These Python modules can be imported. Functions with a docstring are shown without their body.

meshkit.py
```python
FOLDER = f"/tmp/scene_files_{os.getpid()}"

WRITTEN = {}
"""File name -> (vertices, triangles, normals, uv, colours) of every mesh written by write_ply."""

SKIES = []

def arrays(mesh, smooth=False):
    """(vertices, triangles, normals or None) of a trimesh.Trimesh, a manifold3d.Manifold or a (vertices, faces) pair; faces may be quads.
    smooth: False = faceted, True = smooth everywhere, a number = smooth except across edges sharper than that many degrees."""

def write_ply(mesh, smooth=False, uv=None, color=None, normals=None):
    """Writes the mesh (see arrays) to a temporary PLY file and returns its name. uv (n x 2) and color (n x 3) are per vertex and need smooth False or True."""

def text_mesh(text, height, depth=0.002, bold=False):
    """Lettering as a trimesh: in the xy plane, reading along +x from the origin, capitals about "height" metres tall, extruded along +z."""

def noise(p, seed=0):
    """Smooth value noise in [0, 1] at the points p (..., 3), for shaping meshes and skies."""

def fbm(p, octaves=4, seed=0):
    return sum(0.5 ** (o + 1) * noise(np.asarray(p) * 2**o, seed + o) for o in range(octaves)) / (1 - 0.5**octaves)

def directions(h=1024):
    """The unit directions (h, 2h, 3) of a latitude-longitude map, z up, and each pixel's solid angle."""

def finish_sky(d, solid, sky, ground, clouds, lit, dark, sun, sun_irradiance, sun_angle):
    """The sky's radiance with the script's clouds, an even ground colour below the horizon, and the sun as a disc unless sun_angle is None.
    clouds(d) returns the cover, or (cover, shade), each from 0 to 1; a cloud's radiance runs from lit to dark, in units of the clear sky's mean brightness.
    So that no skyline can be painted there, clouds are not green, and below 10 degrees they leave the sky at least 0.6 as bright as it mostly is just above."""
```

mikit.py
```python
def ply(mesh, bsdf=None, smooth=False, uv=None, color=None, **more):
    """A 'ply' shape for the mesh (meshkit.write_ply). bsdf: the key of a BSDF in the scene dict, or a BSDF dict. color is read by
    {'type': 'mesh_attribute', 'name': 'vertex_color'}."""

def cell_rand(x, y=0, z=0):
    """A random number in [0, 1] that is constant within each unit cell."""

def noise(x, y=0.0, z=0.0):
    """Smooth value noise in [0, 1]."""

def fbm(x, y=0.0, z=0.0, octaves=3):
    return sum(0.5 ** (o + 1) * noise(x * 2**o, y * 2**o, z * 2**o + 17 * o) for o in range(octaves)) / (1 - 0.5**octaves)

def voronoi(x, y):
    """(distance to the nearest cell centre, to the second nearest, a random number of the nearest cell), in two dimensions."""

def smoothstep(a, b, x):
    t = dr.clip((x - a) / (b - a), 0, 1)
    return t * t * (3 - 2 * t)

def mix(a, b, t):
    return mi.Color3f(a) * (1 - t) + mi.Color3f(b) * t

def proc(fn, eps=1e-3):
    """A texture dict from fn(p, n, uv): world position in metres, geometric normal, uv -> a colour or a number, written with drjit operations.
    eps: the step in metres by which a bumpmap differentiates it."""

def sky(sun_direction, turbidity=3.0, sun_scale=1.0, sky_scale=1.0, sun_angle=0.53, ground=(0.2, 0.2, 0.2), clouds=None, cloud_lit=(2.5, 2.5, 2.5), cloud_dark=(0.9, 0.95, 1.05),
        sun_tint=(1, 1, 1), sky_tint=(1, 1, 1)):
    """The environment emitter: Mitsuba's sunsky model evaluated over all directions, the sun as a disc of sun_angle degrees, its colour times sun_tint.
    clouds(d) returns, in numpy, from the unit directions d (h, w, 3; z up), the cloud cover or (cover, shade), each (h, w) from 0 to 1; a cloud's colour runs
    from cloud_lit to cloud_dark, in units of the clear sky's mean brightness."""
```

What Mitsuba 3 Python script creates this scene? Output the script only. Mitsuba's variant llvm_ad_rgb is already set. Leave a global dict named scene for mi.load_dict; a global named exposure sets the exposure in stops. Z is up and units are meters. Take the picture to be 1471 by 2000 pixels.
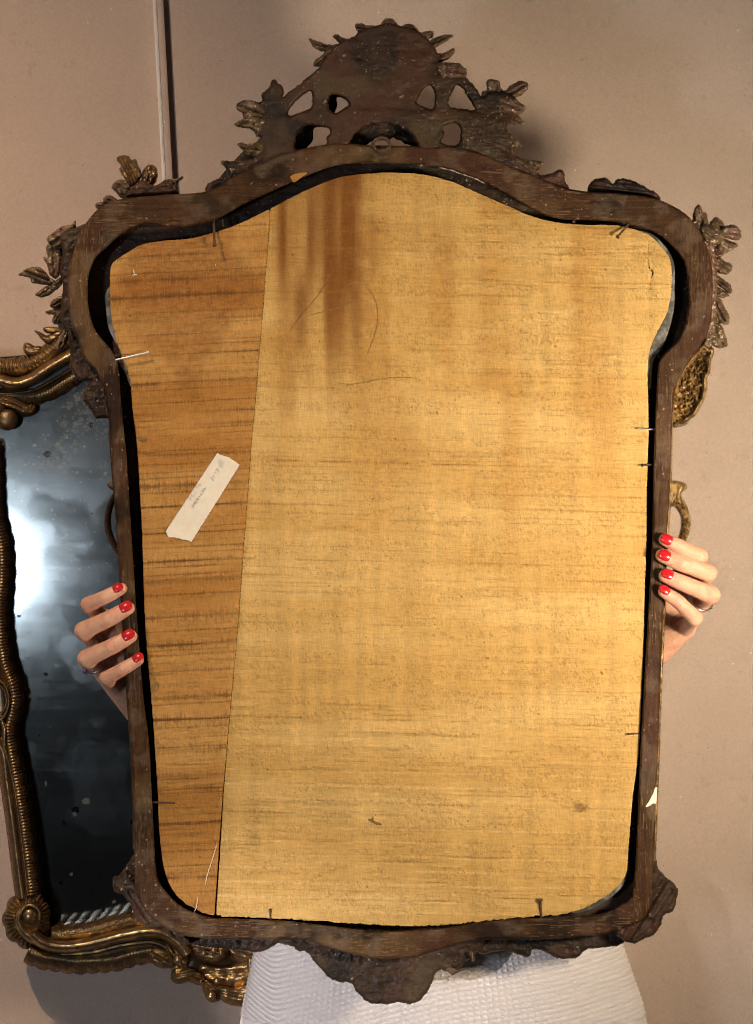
import math
import numpy as np
import shapely
import trimesh
import manifold3d as m3
import drjit as dr
import mitsuba as mi
import mikit
from meshkit import fbm as nfbm, noise as nnoise
from scipy.spatial import Delaunay
from shapely.geometry import Polygon, LineString, MultiPolygon, box

T = mi.ScalarTransform4f
rng = np.random.default_rng(7)
scene, labels = {}, {}

# ------------------------------------------------------------------ camera, lamps, exposure
D, S, CX, CY = 1.8, 0.00045, 735.5, 1000.0     # camera distance; metres per photo pixel in the plane y = 0
scene['camera'] = {'type': 'perspective', 'fov': 2 * math.degrees(math.atan(CX * S / D)), 'fov_axis': 'x', 'near_clip': 0.05, 'far_clip': 60.0,
                   'to_world': T().look_at(origin=[0, -D, 0], target=[0, 0, 0], up=[0, 0, 1])}
exposure = 0.0
scene['dim_room_light'] = {'type': 'constant', 'radiance': {'type': 'rgb', 'value': [0.025, 0.023, 0.023]}}


def lamp(key, at, to, radius, value):
    scene[key] = {'type': 'disk', 'to_world': T().look_at(origin=at, target=to, up=[0, 0.1, 1]).scale(radius), 'bsdf': {'type': 'diffuse', 'reflectance': {'type': 'rgb', 'value': 0.1}},
                  'emitter': {'type': 'area', 'radiance': {'type': 'rgb', 'value': value}}}


lamp('warm_lamp__bulb', [0.66, -0.76, -0.10], [0.25, 0.1, 0.0], 0.085, [252, 208, 154])
labels['warm_lamp'] = {'label': 'warm lamp in a black can on the right in front of the wall', 'category': 'lamp'}
can = trimesh.creation.annulus(r_min=0.088, r_max=0.091, height=0.15, sections=48)
can.apply_translation([0, 0, 0.055])
can.apply_transform(np.array(T().look_at(origin=[0.66, -0.76, -0.10], target=[0.25, 0.1, 0.0], up=[0, 0.1, 1]).matrix, float))
scene['warm_lamp__can'] = mikit.ply(can, {'type': 'diffuse', 'reflectance': {'type': 'rgb', 'value': 0.03}}, smooth=35)
lamp('cool_lamp', [-1.02, -1.9, -0.30], [-0.1, 0.2, -0.3], 0.105, [71, 77, 87])
labels['cool_lamp'] = {'label': 'cool white round lamp on the left, mirrored in the old glass', 'category': 'lamp'}
scene['ceiling_spotlight'] = {'type': 'spot', 'to_world': T().look_at(origin=[-0.9, -1.0, 1.4], target=[-0.45, 0.3, 0.0], up=[0, 0.1, 1]), 'cutoff_angle': 24.0, 'beam_width': 6.0,
                              'intensity': {'type': 'rgb', 'value': [10.2, 7.3, 4.9]}}


scene['floor_spotlight'] = {'type': 'spot', 'to_world': T().look_at(origin=[-0.95, -1.25, -0.50], target=[-0.09, 0.07, -0.46], up=[0, 0.1, 1]), 'cutoff_angle': 7.5, 'beam_width': 4.5,
                            'intensity': {'type': 'rgb', 'value': [6.0, 5.5, 5.5]}}


# ------------------------------------------------------------------ helpers
def P(px, py, y=0.0):
    """The point at depth y that the photograph shows at this pixel."""
    k = S * (D + y) / D
    return np.stack([(np.asarray(px, float) - CX) * k, np.broadcast_to(np.asarray(y, float), np.shape(px)), (CY - np.asarray(py, float)) * k], -1)


def catmull(pts, closed=True, step=4.0):
    p = np.asarray(pts, float)
    n = len(p)
    g = (lambda i: p[i % n]) if closed else (lambda i: p[min(max(i, 0), n - 1)])
    out = []
    for i in range(n if closed else n - 1):
        a, b, c, d = g(i - 1), g(i), g(i + 1), g(i + 2)
        k = max(2, int(np.ceil(np.linalg.norm(c - b) / step)))
        t = (np.arange(k) / k)[:, None]
        m1, m2 = (c - a) / 2, (d - b) / 2
        L = np.linalg.norm(c - b)
        m1 = m1 * min(1, 1.2 * L / (np.linalg.norm(m1) + 1e-9))
        m2 = m2 * min(1, 1.2 * L / (np.linalg.norm(m2) + 1e-9))
        out.append((2 * t**3 - 3 * t**2 + 1) * b + (t**3 - 2 * t**2 + t) * m1 + (-2 * t**3 + 3 * t**2) * c + (t**3 - t**2) * m2)
    if not closed:
        out.append(p[-1:])
    return np.vstack(out)


def poly(pts, step=4.0, holes=()):
    q = Polygon(catmull(pts, True, step), [catmull(h, True, step) for h in holes])
    return q if q.is_valid else q.buffer(0)


def ragged(pg, amp, seed, freq=0.16):
    """The polygon with a hand-cut, chipped outline."""
    def ring(r):
        n = max(8, int(r.length / 2.0))
        q = np.array([r.interpolate(r.length * i / n).coords[0] for i in range(n)])
        t = np.roll(q, -1, 0) - np.roll(q, 1, 0)
        nor = np.stack([-t[:, 1], t[:, 0]], 1) / (np.linalg.norm(t, axis=1, keepdims=True) + 1e-9)
        h = nnoise(np.column_stack([q * freq, np.full(n, seed * 1.7)]), 1) - 0.5 + 0.6 * (nnoise(np.column_stack([q * freq * 2.7, np.full(n, seed * 2.3)]), 2) - 0.5)
        return q + nor * (2 * amp * h)[:, None]
    out = Polygon(ring(pg.exterior), [ring(i) for i in pg.interiors]).buffer(0)
    return max(getattr(out, 'geoms', [out]), key=lambda g_: g_.area)


def tri2d(pg, g, seed=0):
    """Vertices (boundary, then grid) and triangles of a polygon with holes, in photo pixels."""
    r = np.random.default_rng(seed)
    edge = []
    for ring in [pg.exterior, *pg.interiors]:
        L = ring.length
        k = max(6, int(L / g))
        edge.append(np.array([ring.interpolate(L * i / k).coords[0] for i in range(k)]))
    edge = np.vstack(edge)
    x0, y0, x1, y1 = pg.bounds
    X, Y = np.meshgrid(np.arange(x0, x1, g), np.arange(y0, y1, g))
    q = np.stack([X.ravel(), Y.ravel()], 1) + r.uniform(-0.18, 0.18, (X.size, 2)) * g
    q = q[shapely.contains_xy(pg.buffer(-0.45 * g), q[:, 0], q[:, 1])]
    v = np.vstack([edge, q])
    f = Delaunay(v).simplices
    c = v[f].mean(1)
    f = f[shapely.contains_xy(pg, c[:, 0], c[:, 1])]
    a = np.cross(v[f[:, 1]] - v[f[:, 0]], v[f[:, 2]] - v[f[:, 0]])
    f = f[np.abs(a) > 1e-4]
    a = a[np.abs(a) > 1e-4]
    f[a > 0] = f[a > 0][:, ::-1]
    return v, f


def pillow(pg, y0, y1, dome=0.002, r=6.0, g=4.0, amp=0.0, freq=0.05, seed=0, rib=0.0, ribs=0, disp=None, back_dome=0.0, edge=None, cut=0.0):
    """A carved or sawn piece: the polygon between depths y0 (towards the camera) and y1, its front edges rounded over r pixels."""
    meshes = []
    for q in getattr(pg, 'geoms', [pg]):
        if q.area < 4 * g * g:
            continue
        v, f = tri2d(q, g, seed)
        d = shapely.distance(q.boundary if edge is None else edge, shapely.points(v))
        prof = np.sqrt(np.maximum(0, 1 - (1 - np.minimum(d / r, 1))**2))
        yf = y0 + dome * (1 - prof)
        if amp:
            h = nfbm(np.column_stack([v * freq, np.full(len(v), seed * 3.7)]), 3, seed) - 0.5
            yf = yf + amp * ((1 - cut) * h + cut * (2.2 * np.abs(h) - 0.3)) * 2 * np.minimum(d / 3, 1)
        if rib or ribs:
            c = v - v.mean(0)
            ax = np.linalg.svd(c, full_matrices=False)[2]
            w = c @ ax[1]
            hw = np.abs(w).max()
            yf = yf + rib * np.exp(-(w / (0.16 * hw))**2) * prof
            if ribs:
                yf = yf + 0.5 * rib * np.cos(2 * np.pi * ribs * w / (2 * hw)) * prof
        if disp is not None:
            yf = yf + disp(v, d)
        yb = y1 - back_dome * (1 - prof)
        yf = np.minimum(yf, yb - 2e-4)
        n = len(v)
        V = np.vstack([P(v[:, 0], v[:, 1], yf), P(v[:, 0], v[:, 1], y1)])
        V[n:, 1] = yb
        e = np.vstack([f[:, [0, 1]], f[:, [1, 2]], f[:, [2, 0]]])
        key = np.sort(e, 1)
        _, idx, cnt = np.unique(key, axis=0, return_index=True, return_counts=True)
        b = e[idx[cnt == 1]]
        F = np.vstack([f, f[:, ::-1] + n, np.column_stack([b[:, 1], b[:, 0], b[:, 0] + n]), np.column_stack([b[:, 1], b[:, 0] + n, b[:, 1] + n])])
        m = trimesh.Trimesh(V, F, process=False)
        meshes.append(m)
    return trimesh.util.concatenate(meshes)


def sweep(spine, wl, wr, height, base, skirt=0.012, step=2.0, nt=13):
    """A moulding in relief: along the spine (photo pixels), t from -1 to 1 across, height(t, arc, s) metres above depth base."""
    c = catmull(spine, False, step)
    seg = np.r_[0, np.cumsum(np.linalg.norm(np.diff(c, axis=0), axis=1))]
    tan = np.gradient(c, axis=0)
    tan /= np.linalg.norm(tan, axis=1, keepdims=True)
    nor = np.stack([-tan[:, 1], tan[:, 0]], 1)
    t = np.linspace(-1, 1, nt)
    s = seg / seg[-1]
    A, Tt = np.meshgrid(seg, t, indexing='ij')
    Sg = A / seg[-1]
    fl, fr = (w if callable(w) else (lambda a, w=w: np.interp(a / seg[-1], np.linspace(0, 1, len(w)), w) if np.ndim(w) else np.full(np.shape(a), float(w))) for w in (wl, wr))
    W = np.where(Tt < 0, fl(A), fr(A))
    q = c[:, None] + nor[:, None] * (W * Tt)[..., None]
    y = base - height(Tt, A, Sg)
    V = P(q[..., 0], q[..., 1], y)
    lo = P(q[..., [0, -1], 0], q[..., [0, -1], 1], base + 0 * y[..., [0, -1]])
    lo[..., 1] += skirt
    V = np.concatenate([lo[:, :1], V, lo[:, 1:]], 1)
    n, k = V.shape[:2]
    i = np.arange(n * k).reshape(n, k)
    F = np.concatenate([np.stack([i[:-1, :-1], i[1:, :-1], i[1:, 1:]], -1).reshape(-1, 3), np.stack([i[:-1, :-1], i[1:, 1:], i[:-1, 1:]], -1).reshape(-1, 3)])
    caps = []
    for row, sgn in ((i[0], 1), (i[-1], -1)):
        for j in range(1, k - 1):
            caps.append([row[0], row[j], row[j + 1]][::sgn])
    m = trimesh.Trimesh(V.reshape(-1, 3), np.vstack([F, caps]), process=False)
    trimesh.repair.fix_normals(m)
    return m


def tube(pts, radii, n=10, closed=False, cap=True):
    p = np.asarray(pts, float)
    radii = np.broadcast_to(np.asarray(radii, float), len(p))
    tan = np.gradient(p, axis=0) if not closed else np.roll(p, -1, 0) - np.roll(p, 1, 0)
    tan /= np.linalg.norm(tan, axis=1, keepdims=True) + 1e-12
    up = np.array([0, 1.0, 0.13])
    a = np.cross(tan, up)
    a /= np.linalg.norm(a, axis=1, keepdims=True) + 1e-12
    b = np.cross(tan, a)
    th = np.arange(n) / n * 2 * np.pi
    V = p[:, None] + radii[:, None, None] * (a[:, None] * np.cos(th)[None, :, None] + b[:, None] * np.sin(th)[None, :, None])
    k = len(p)
    i = np.arange(k * n).reshape(k, n)
    rows = [(i[j], i[(j + 1) % k]) for j in range(k if closed else k - 1)]
    F = []
    for r0, r1 in rows:
        F += [np.stack([r0, np.roll(r0, -1), np.roll(r1, -1)], 1), np.stack([r0, np.roll(r1, -1), r1], 1)]
    V = V.reshape(-1, 3)
    if not closed and cap:
        V = np.vstack([V, p[0], p[-1]])
        F += [np.stack([np.roll(i[0], -1), i[0], np.full(n, k * n)], 1), np.stack([i[-1], np.roll(i[-1], -1), np.full(n, k * n + 1)], 1)]
    m = trimesh.Trimesh(V, np.vstack(F), process=False)
    trimesh.repair.fix_normals(m)
    return m


def key_for(name):
    k, i = name, 0
    while k in scene or k in things:
        i += 1
        k = f'{name}_{i:03d}'
    return k


things = set()


def thing(name, label, cat, group=None):
    k = key_for(name)
    things.add(k)
    labels[k] = {'label': label, 'category': cat}
    if group:
        labels[k]['group'] = group
    return k


def part(parent, name, mesh, bsdf, label=None, smooth=35, **kw):
    k = key_for(f'{parent}__{name}')
    scene[k] = mikit.ply(mesh, bsdf, smooth=smooth, **kw)
    if label:
        labels[k] = {'label': label}
    return k


# ------------------------------------------------------------------ materials
nz, fb, ss, mixc = mikit.noise, mikit.fbm, mikit.smoothstep, mikit.mix


def bsdf(key, color, rough=0.6, spec=0.4, bump=None, bscale=1.0, eps=4e-4, **more):
    b = {'type': 'principled', 'base_color': mikit.proc(color) if callable(color) else {'type': 'rgb', 'value': color},
         'roughness': mikit.proc(rough) if callable(rough) else rough, 'specular': spec, **more}
    if bump is not None:
        b = {'type': 'bumpmap', 'tex': mikit.proc(bump, eps), 'scale': bscale, 'b': b}
    scene[key] = {'type': 'twosided', 'b': b}


def wall_color(p, n, uv):
    x, z = p.x * 1000, p.z * 1000
    c = mixc((0.465, 0.360, 0.292), (0.515, 0.402, 0.325), fb(x * 0.012, z * 0.012, 3))
    c = c * (0.93 + 0.14 * nz(x * 0.9, z * 0.9, 1)) * (0.965 + 0.07 * nz(x * 2.3, z * 2.3, 4))
    scuff = ss(0.70, 0.80, fb(x * 0.05, z * 0.09, 8)) * ss(0.45, 0.7, nz(x * 0.5, z * 0.3, 2))
    c = mixc(c, (0.30, 0.23, 0.19), 0.22 * scuff)
    d1, d2, w = mikit.voronoi(x / 38, z / 38)
    c = mixc(c, (0.25, 0.18, 0.14), 0.7 * ss(0.030, 0.012, d1) * ss(0.80, 0.82, w))
    d1, d2, w = mikit.voronoi(x / 95 + 7, z / 95)
    c = mixc(c, (0.8, 0.76, 0.72), ss(0.011, 0.005, d1) * ss(0.72, 0.74, w))
    return c


bsdf('wall_paint', wall_color, 0.62, 0.3, lambda p, n, uv: fb(p.x * 420, p.z * 420, p.y * 420, 3) + 0.6 * nz(p.x * 110, p.z * 110, 3), 0.00035)


def flakes(x, z, size, share):
    """Small ragged chips, one in some of the cells."""
    d1, d2, w = mikit.voronoi(x / size, z / size)
    r = 0.26 * mikit.cell_rand(w * 7919, 3, 1) + 0.05
    return ss(r, 0.6 * r, d1 + 0.42 * (fb(x * 3.1 / size, z * 3.1 / size, 6) - 0.42)) * ss(1 - share, 1 - share + 0.01, w)


def rim_color(along, across):
    def f(p, n, uv):
        q = (p.x * 1000, p.z * 1000)
        a, b = q[along], q[across]
        warp = 3 * (nz(a * 0.02, b * 0.05, 2) - 0.5)
        grain = fb(a * 0.035, (b + warp) * 1.3, 5)
        c = mixc((0.056, 0.026, 0.011), (0.098, 0.047, 0.019), ss(0.25, 0.8, grain))
        c = mixc(c, (0.085, 0.036, 0.022), 0.7 * ss(0.5, 0.72, fb(a * 0.014 + 3, b * 0.03, 9)))
        c = mixc(c, (0.150, 0.088, 0.036), 0.75 * ss(0.54, 0.75, fb(q[0] * 0.016, q[1] * 0.016, 21)))
        # rubbed, paler wood on the upper left bend
        e = dr.square((q[0] + 258) / 22) + dr.square((q[1] - 178) / 62) + 1.3 * (fb(q[0] * 0.08, q[1] * 0.08, 41) - 0.5)
        c = mixc(c, (0.185, 0.110, 0.046), 0.8 * ss(1.1, 0.5, e) * (0.4 + 0.6 * nz(a * 0.05, b * 1.1, 42)))
        c = mixc(c, (0.020, 0.012, 0.008), 0.8 * ss(0.56, 0.76, fb(q[0] * 0.03 + 40, q[1] * 0.03, 31)))
        scr = ss(0.74, 0.84, nz(a * 0.13, b * 1.5 + 0.3 * nz(a * 0.5, b, 2), 4)) * ss(0.44, 0.62, fb(q[0] * 0.02, q[1] * 0.02, 13))
        scr = dr.maximum(scr, 0.8 * ss(0.70, 0.82, nz(a * 0.22 + 7, b * 1.1, 14)) * ss(0.4, 0.6, fb(q[0] * 0.013, q[1] * 0.03, 15)) * (0.25 + 0.75 * ss(-325, -350, q[1])))
        c = mixc(c, (0.33, 0.205, 0.105), 0.45 * scr)
        c = mixc(c, (0.40, 0.29, 0.20), 0.8 * flakes(q[0], q[1], 4.4, 0.14) * ss(0.40, 0.6, fb(q[0] * 0.025, q[1] * 0.025, 17)))
        c = mixc(c, (0.215, 0.150, 0.098), 0.5 * ss(0.50, 0.68, fb(q[0] * 0.06 + 60, q[1] * 0.06, 51)) * (0.3 + 0.7 * nz(a * 0.2, b * 1.4, 52)))
        return c * (0.52 + 0.28 * nz(q[0] * 1.3, q[1] * 1.3, 8))
    return f


for k, (al, ac) in {'rail_wood': (0, 1), 'stile_wood': (1, 0)}.items():
    sc = (lambda p, al=al: (p.x, p.z)[al]), (lambda p, ac=ac: (p.x, p.z)[ac])
    bsdf(k, rim_color(al, ac), 0.58, 0.10, lambda p, n, uv, sc=sc: fb(sc[0](p) * 45, sc[1](p) * 1100, 3) + 0.9 * fb(p.x * 220, p.z * 220, 5), 0.0009)


def carved_color(p, n, uv):
    x, y, z = p.x * 1000, p.y * 1000, p.z * 1000
    c = mixc((0.030, 0.017, 0.010), (0.090, 0.048, 0.025), fb(x * 0.05, z * 0.35, y * 0.1))
    c = mixc(c, (0.105, 0.044, 0.026), 0.75 * ss(0.48, 0.70, fb(x * 0.03 + 5, z * 0.03, y * 0.03)))
    c = mixc(c, (0.120, 0.078, 0.038), 0.7 * ss(0.55, 0.72, fb(x * 0.024, z * 0.024 + 11, 5)))
    c = mixc(c, (0.016, 0.012, 0.009), 0.75 * ss(0.52, 0.72, fb(x * 0.03, z * 0.03 + 30, 2)))
    c = mixc(c, (0.40, 0.29, 0.20), 0.85 * dr.maximum(flakes(x, z, 4.6, 0.16) * ss(0.44, 0.6, fb(x * 0.025, z * 0.025, 7)), flakes(x + 30, z + 9, 2.4, 0.16) * ss(0.5, 0.62, fb(x * 0.04, z * 0.04, 8))))
    return c * (0.46 + 0.26 * nz(x * 1.2, z * 1.2, y))


bsdf('carved_wood', carved_color, 0.5, 0.24, lambda p, n, uv: fb(p.x * 140, p.z * 420, p.y * 160, 4) + 0.5 * fb(p.x * 600, p.z * 600, 3), 0.0017)


def leaf_color(p, n, uv):
    x, y, z = p.x * 1000, p.y * 1000, p.z * 1000
    c = mixc((0.042, 0.025, 0.013), (0.150, 0.098, 0.050), fb(x * 0.13, z * 0.13, y * 0.13))
    c = mixc(c, (0.115, 0.052, 0.036), 0.75 * ss(0.48, 0.68, fb(x * 0.06 + 5, z * 0.06, y * 0.06)))
    c = mixc(c, (0.21, 0.165, 0.11), 0.7 * ss(0.60, 0.74, fb(x * 0.25, z * 0.25, y * 0.25)))
    return mixc(c, (0.50, 0.41, 0.30), 0.9 * dr.maximum(flakes(x + y, z, 4.2, 0.30), flakes(x + y + 30, z + 9, 2.6, 0.22))) * (0.86 + 0.40 * nz(x * 1.2, z * 1.2, y))


bsdf('carved_leaf', leaf_color, 0.34, 0.5, lambda p, n, uv: fb(p.x * 300, p.z * 300, p.y * 300, 4), 0.0024)


def gold(key, lo, hi, dark, rough):
    def wear(p, n, uv):
        x, y, z = p.x * 1000, p.y * 1000, p.z * 1000
        return 0.55 * ss(0.38, 0.58, fb(x * 0.11, z * 0.11, y * 0.11)) + 0.35 * ss(0.5, 0.7, fb(x * 0.5, z * 0.5, y * 0.5)) + 0.10

    def tint(p, n, uv):
        x, y, z = p.x * 1000, p.y * 1000, p.z * 1000
        return mixc(lo, hi, fb(x * 0.05, z * 0.05, y * 0.05))
    shape = lambda p, n, uv: fb(p.x * 300, p.z * 300, p.y * 300, 3)
    scene[key] = {'type': 'twosided', 'b': {'type': 'bumpmap', 'tex': mikit.proc(shape, 4e-4), 'scale': 0.0004, 'b': {
        'type': 'blendbsdf', 'weight': mikit.proc(wear),
        'a': {'type': 'principled', 'base_color': mikit.proc(tint), 'metallic': 1.0, 'roughness': rough},
        'b': {'type': 'principled', 'base_color': mikit.proc(lambda p, n, uv: mixc(dark, (dark[0] * 2.2, dark[1] * 2.1, dark[2] * 2), nz(p.x * 300, p.z * 300, p.y * 300))), 'roughness': 0.45, 'specular': 0.5}}}}


gold('burnished_gold', (0.48, 0.31, 0.12), (0.80, 0.58, 0.29), (0.045, 0.026, 0.012), 0.31)
gold('tarnished_gold', (0.22, 0.140, 0.055), (0.44, 0.29, 0.125), (0.042, 0.024, 0.012), 0.42)


def saw_lines(x, v, gap, width, seed, share):
    """Fuzzy lines left by the saw, gap mm apart, frayed along the upright fibres."""
    hair = nz(x * 1.9, v * 0.06, seed)
    fray = 0.30 + 2.2 * hair * hair * (0.4 + nz(x * 0.4, v * 0.2, seed + 1))
    k0 = dr.floor(v / gap)
    out = mi.Float(0)
    for k in (-1, 0, 1):
        kk = k0 + k
        r1, r2 = mikit.cell_rand(kk, seed, 1), mikit.cell_rand(kk, seed, 2)
        c = (kk + 0.5 + 0.62 * (r1 - 0.5)) * gap + 0.8 * (nz(x * 0.05, kk * 7.1, seed + 2) - 0.5)
        d = (v - c) / (width * (0.55 + 0.9 * r2) * fray)
        keep = ss(1 - share - 0.22, 1 - share + 0.22, nz(x * 0.017, kk * 5.3 + 0.5, seed + 3) * 0.6 + r2 * 0.4)
        out = dr.maximum(out, dr.exp(-dr.square(d)) * keep)
    return out


def plank_color(kind):
    left = kind == 'left'
    sl = 0.052 if left else -0.022
    seed = 3 if left else 61

    def f(p, n, uv):
        x, z = p.x * 1000, p.z * 1000
        v = z - sl * x + 0.7 * (nz(x * 0.02, z * 0.02, seed) - 0.5)
        big = fb(x * 0.006, v * 0.035, seed + 2)
        weave = 0.5 * nz(x * 2.4 + z * 0.11, z * 0.22, seed + 7) + 0.5 * nz(x * 0.22, v * 2.6 + 0.8 * nz(x * 0.3, v, 5), seed + 8)
        if left:
            base = mixc((0.335, 0.152, 0.034), (0.450, 0.245, 0.074), ss(0.2, 0.8, big))
            dark = (0.105, 0.043, 0.010)
            lines = 0.72 * saw_lines(x, v, 23.0, 2.0, 11, 0.66) * (0.55 + 0.45 * ss(0.3, 0.6, nz(x * 0.06, v * 0.2, 37))) + 0.55 * saw_lines(x, v, 6.1, 0.7, 12, 0.48)
            # rust-brown water stain over the upper left of this plank, blotchy at its edge
            e = dr.square((x + 165 + 46 * (fb(x * 0.03, z * 0.03, 90) - 0.5)) / 58) + dr.square((z - 196 + 90 * (fb(x * 0.03, z * 0.03, 91) - 0.5)) / 78)
            stain = ss(1.25, 0.5, e) * (0.45 + 0.55 * nz(x * 0.25, v * 0.5, 92))
            base = mixc(base, (0.215, 0.078, 0.018), 0.7 * stain)
        else:
            base = mixc((0.470, 0.285, 0.088), (0.535, 0.350, 0.128), ss(0.2, 0.8, big)) * (0.95 + 0.18 * nz(x * 0.14, z * 0.007, 34))
            dark = (0.245, 0.118, 0.022)
            lines = 0.50 * saw_lines(x, v, 12.5, 0.9, 21, 0.34) * ss(0.30, 0.55, nz(x * 0.05, v * 0.3, 35)) + 0.40 * saw_lines(x, v, 4.1, 0.5, 22, 0.42) * ss(0.3, 0.6, nz(x * 0.07, v * 0.2, 36))
            base = mixc(base, (0.370, 0.180, 0.038), 0.5 * ss(0.45, 0.75, 0.6 * nz(x * 0.05, z * 0.005, 31) + 0.4 * fb(x * 0.02, v * 0.06, 32)) * ss(-120, 130, z + 120 * (nz(x * 0.03, z * 0.01, 33) - 0.5)))
            # brown streaks that run down from the top edge, left of the middle
            m = nz(x * 0.12, z * 0.012, 93)
            e = ss(-95, -82, x) * ss(6, -22, x + 9 * (nz(x * 0.1, z * 0.1, 97) - 0.5)) * ss(90, 235, z + 90 * (m - 0.5))
            base = mixc(base, (0.165, 0.056, 0.010), 0.95 * e * (0.52 + 0.48 * ss(0.20, 0.62, m)))
            # grey-brown smudge of dirt near the lower right corner
            e2 = dr.sqrt(dr.square(x - 179.5) + dr.square((z + 260) * 1.15)) / 9 + 1.1 * (fb(x * 0.35, v * 0.5, 99) - 0.5)
            base = mixc(base, (0.115, 0.062, 0.022), 0.75 * ss(1.0, 0.15, e2))
            # pale raised ribs left by the saw near the foot of the plank
            rib = ss(0.94, 0.995, dr.abs(dr.sin((v + 2.2 * (nz(x * 0.02, v * 0.05, 94) - 0.5)) * math.pi / 12.4))) * ss(0.25, 0.5, nz(x * 0.02, v * 0.09, 95))
            base = mixc(base, (0.62, 0.42, 0.185), 0.42 * rib * nz(x * 0.5, v * 0.3, 98) * 1.5 * ss(-190, -240, z + 50 * (nz(x * 0.03, z * 0.03, 96) - 0.5)))
        c = mixc(base, dark, dr.minimum(lines, 0.9))
        c = c * (0.76 + 0.48 * weave)
        tick = ss(0.56, 0.72, fb(x * 0.9 + v * 0.3, v * 0.55, seed + 9)) * ss(0.42, 0.60, fb(x * 0.03, v * 0.16, seed + 10))
        c = mixc(c, dark, (0.26 if left else 0.42) * tick)
        return mixc(c, (0.15, 0.06, 0.02), 0.6 * flakes(x, z, 4.5, 0.04) * ss(0.5, 0.6, fb(x * 0.01, z * 0.01, seed + 15)))

    def g(p, n, uv):
        x, z = p.x * 1000, p.z * 1000
        v = z - sl * x
        return 1.0 * nz(x * 0.02, v * 0.8, seed + 5) + 0.6 * fb(x * 0.5, v * 1.5, seed + 13) + 1.5 * fb(x * 0.9 + v * 0.3, v * 0.55, seed + 9) * ss(0.4, 0.62, fb(x * 0.03, v * 0.16, seed + 10))
    return f, g


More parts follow.
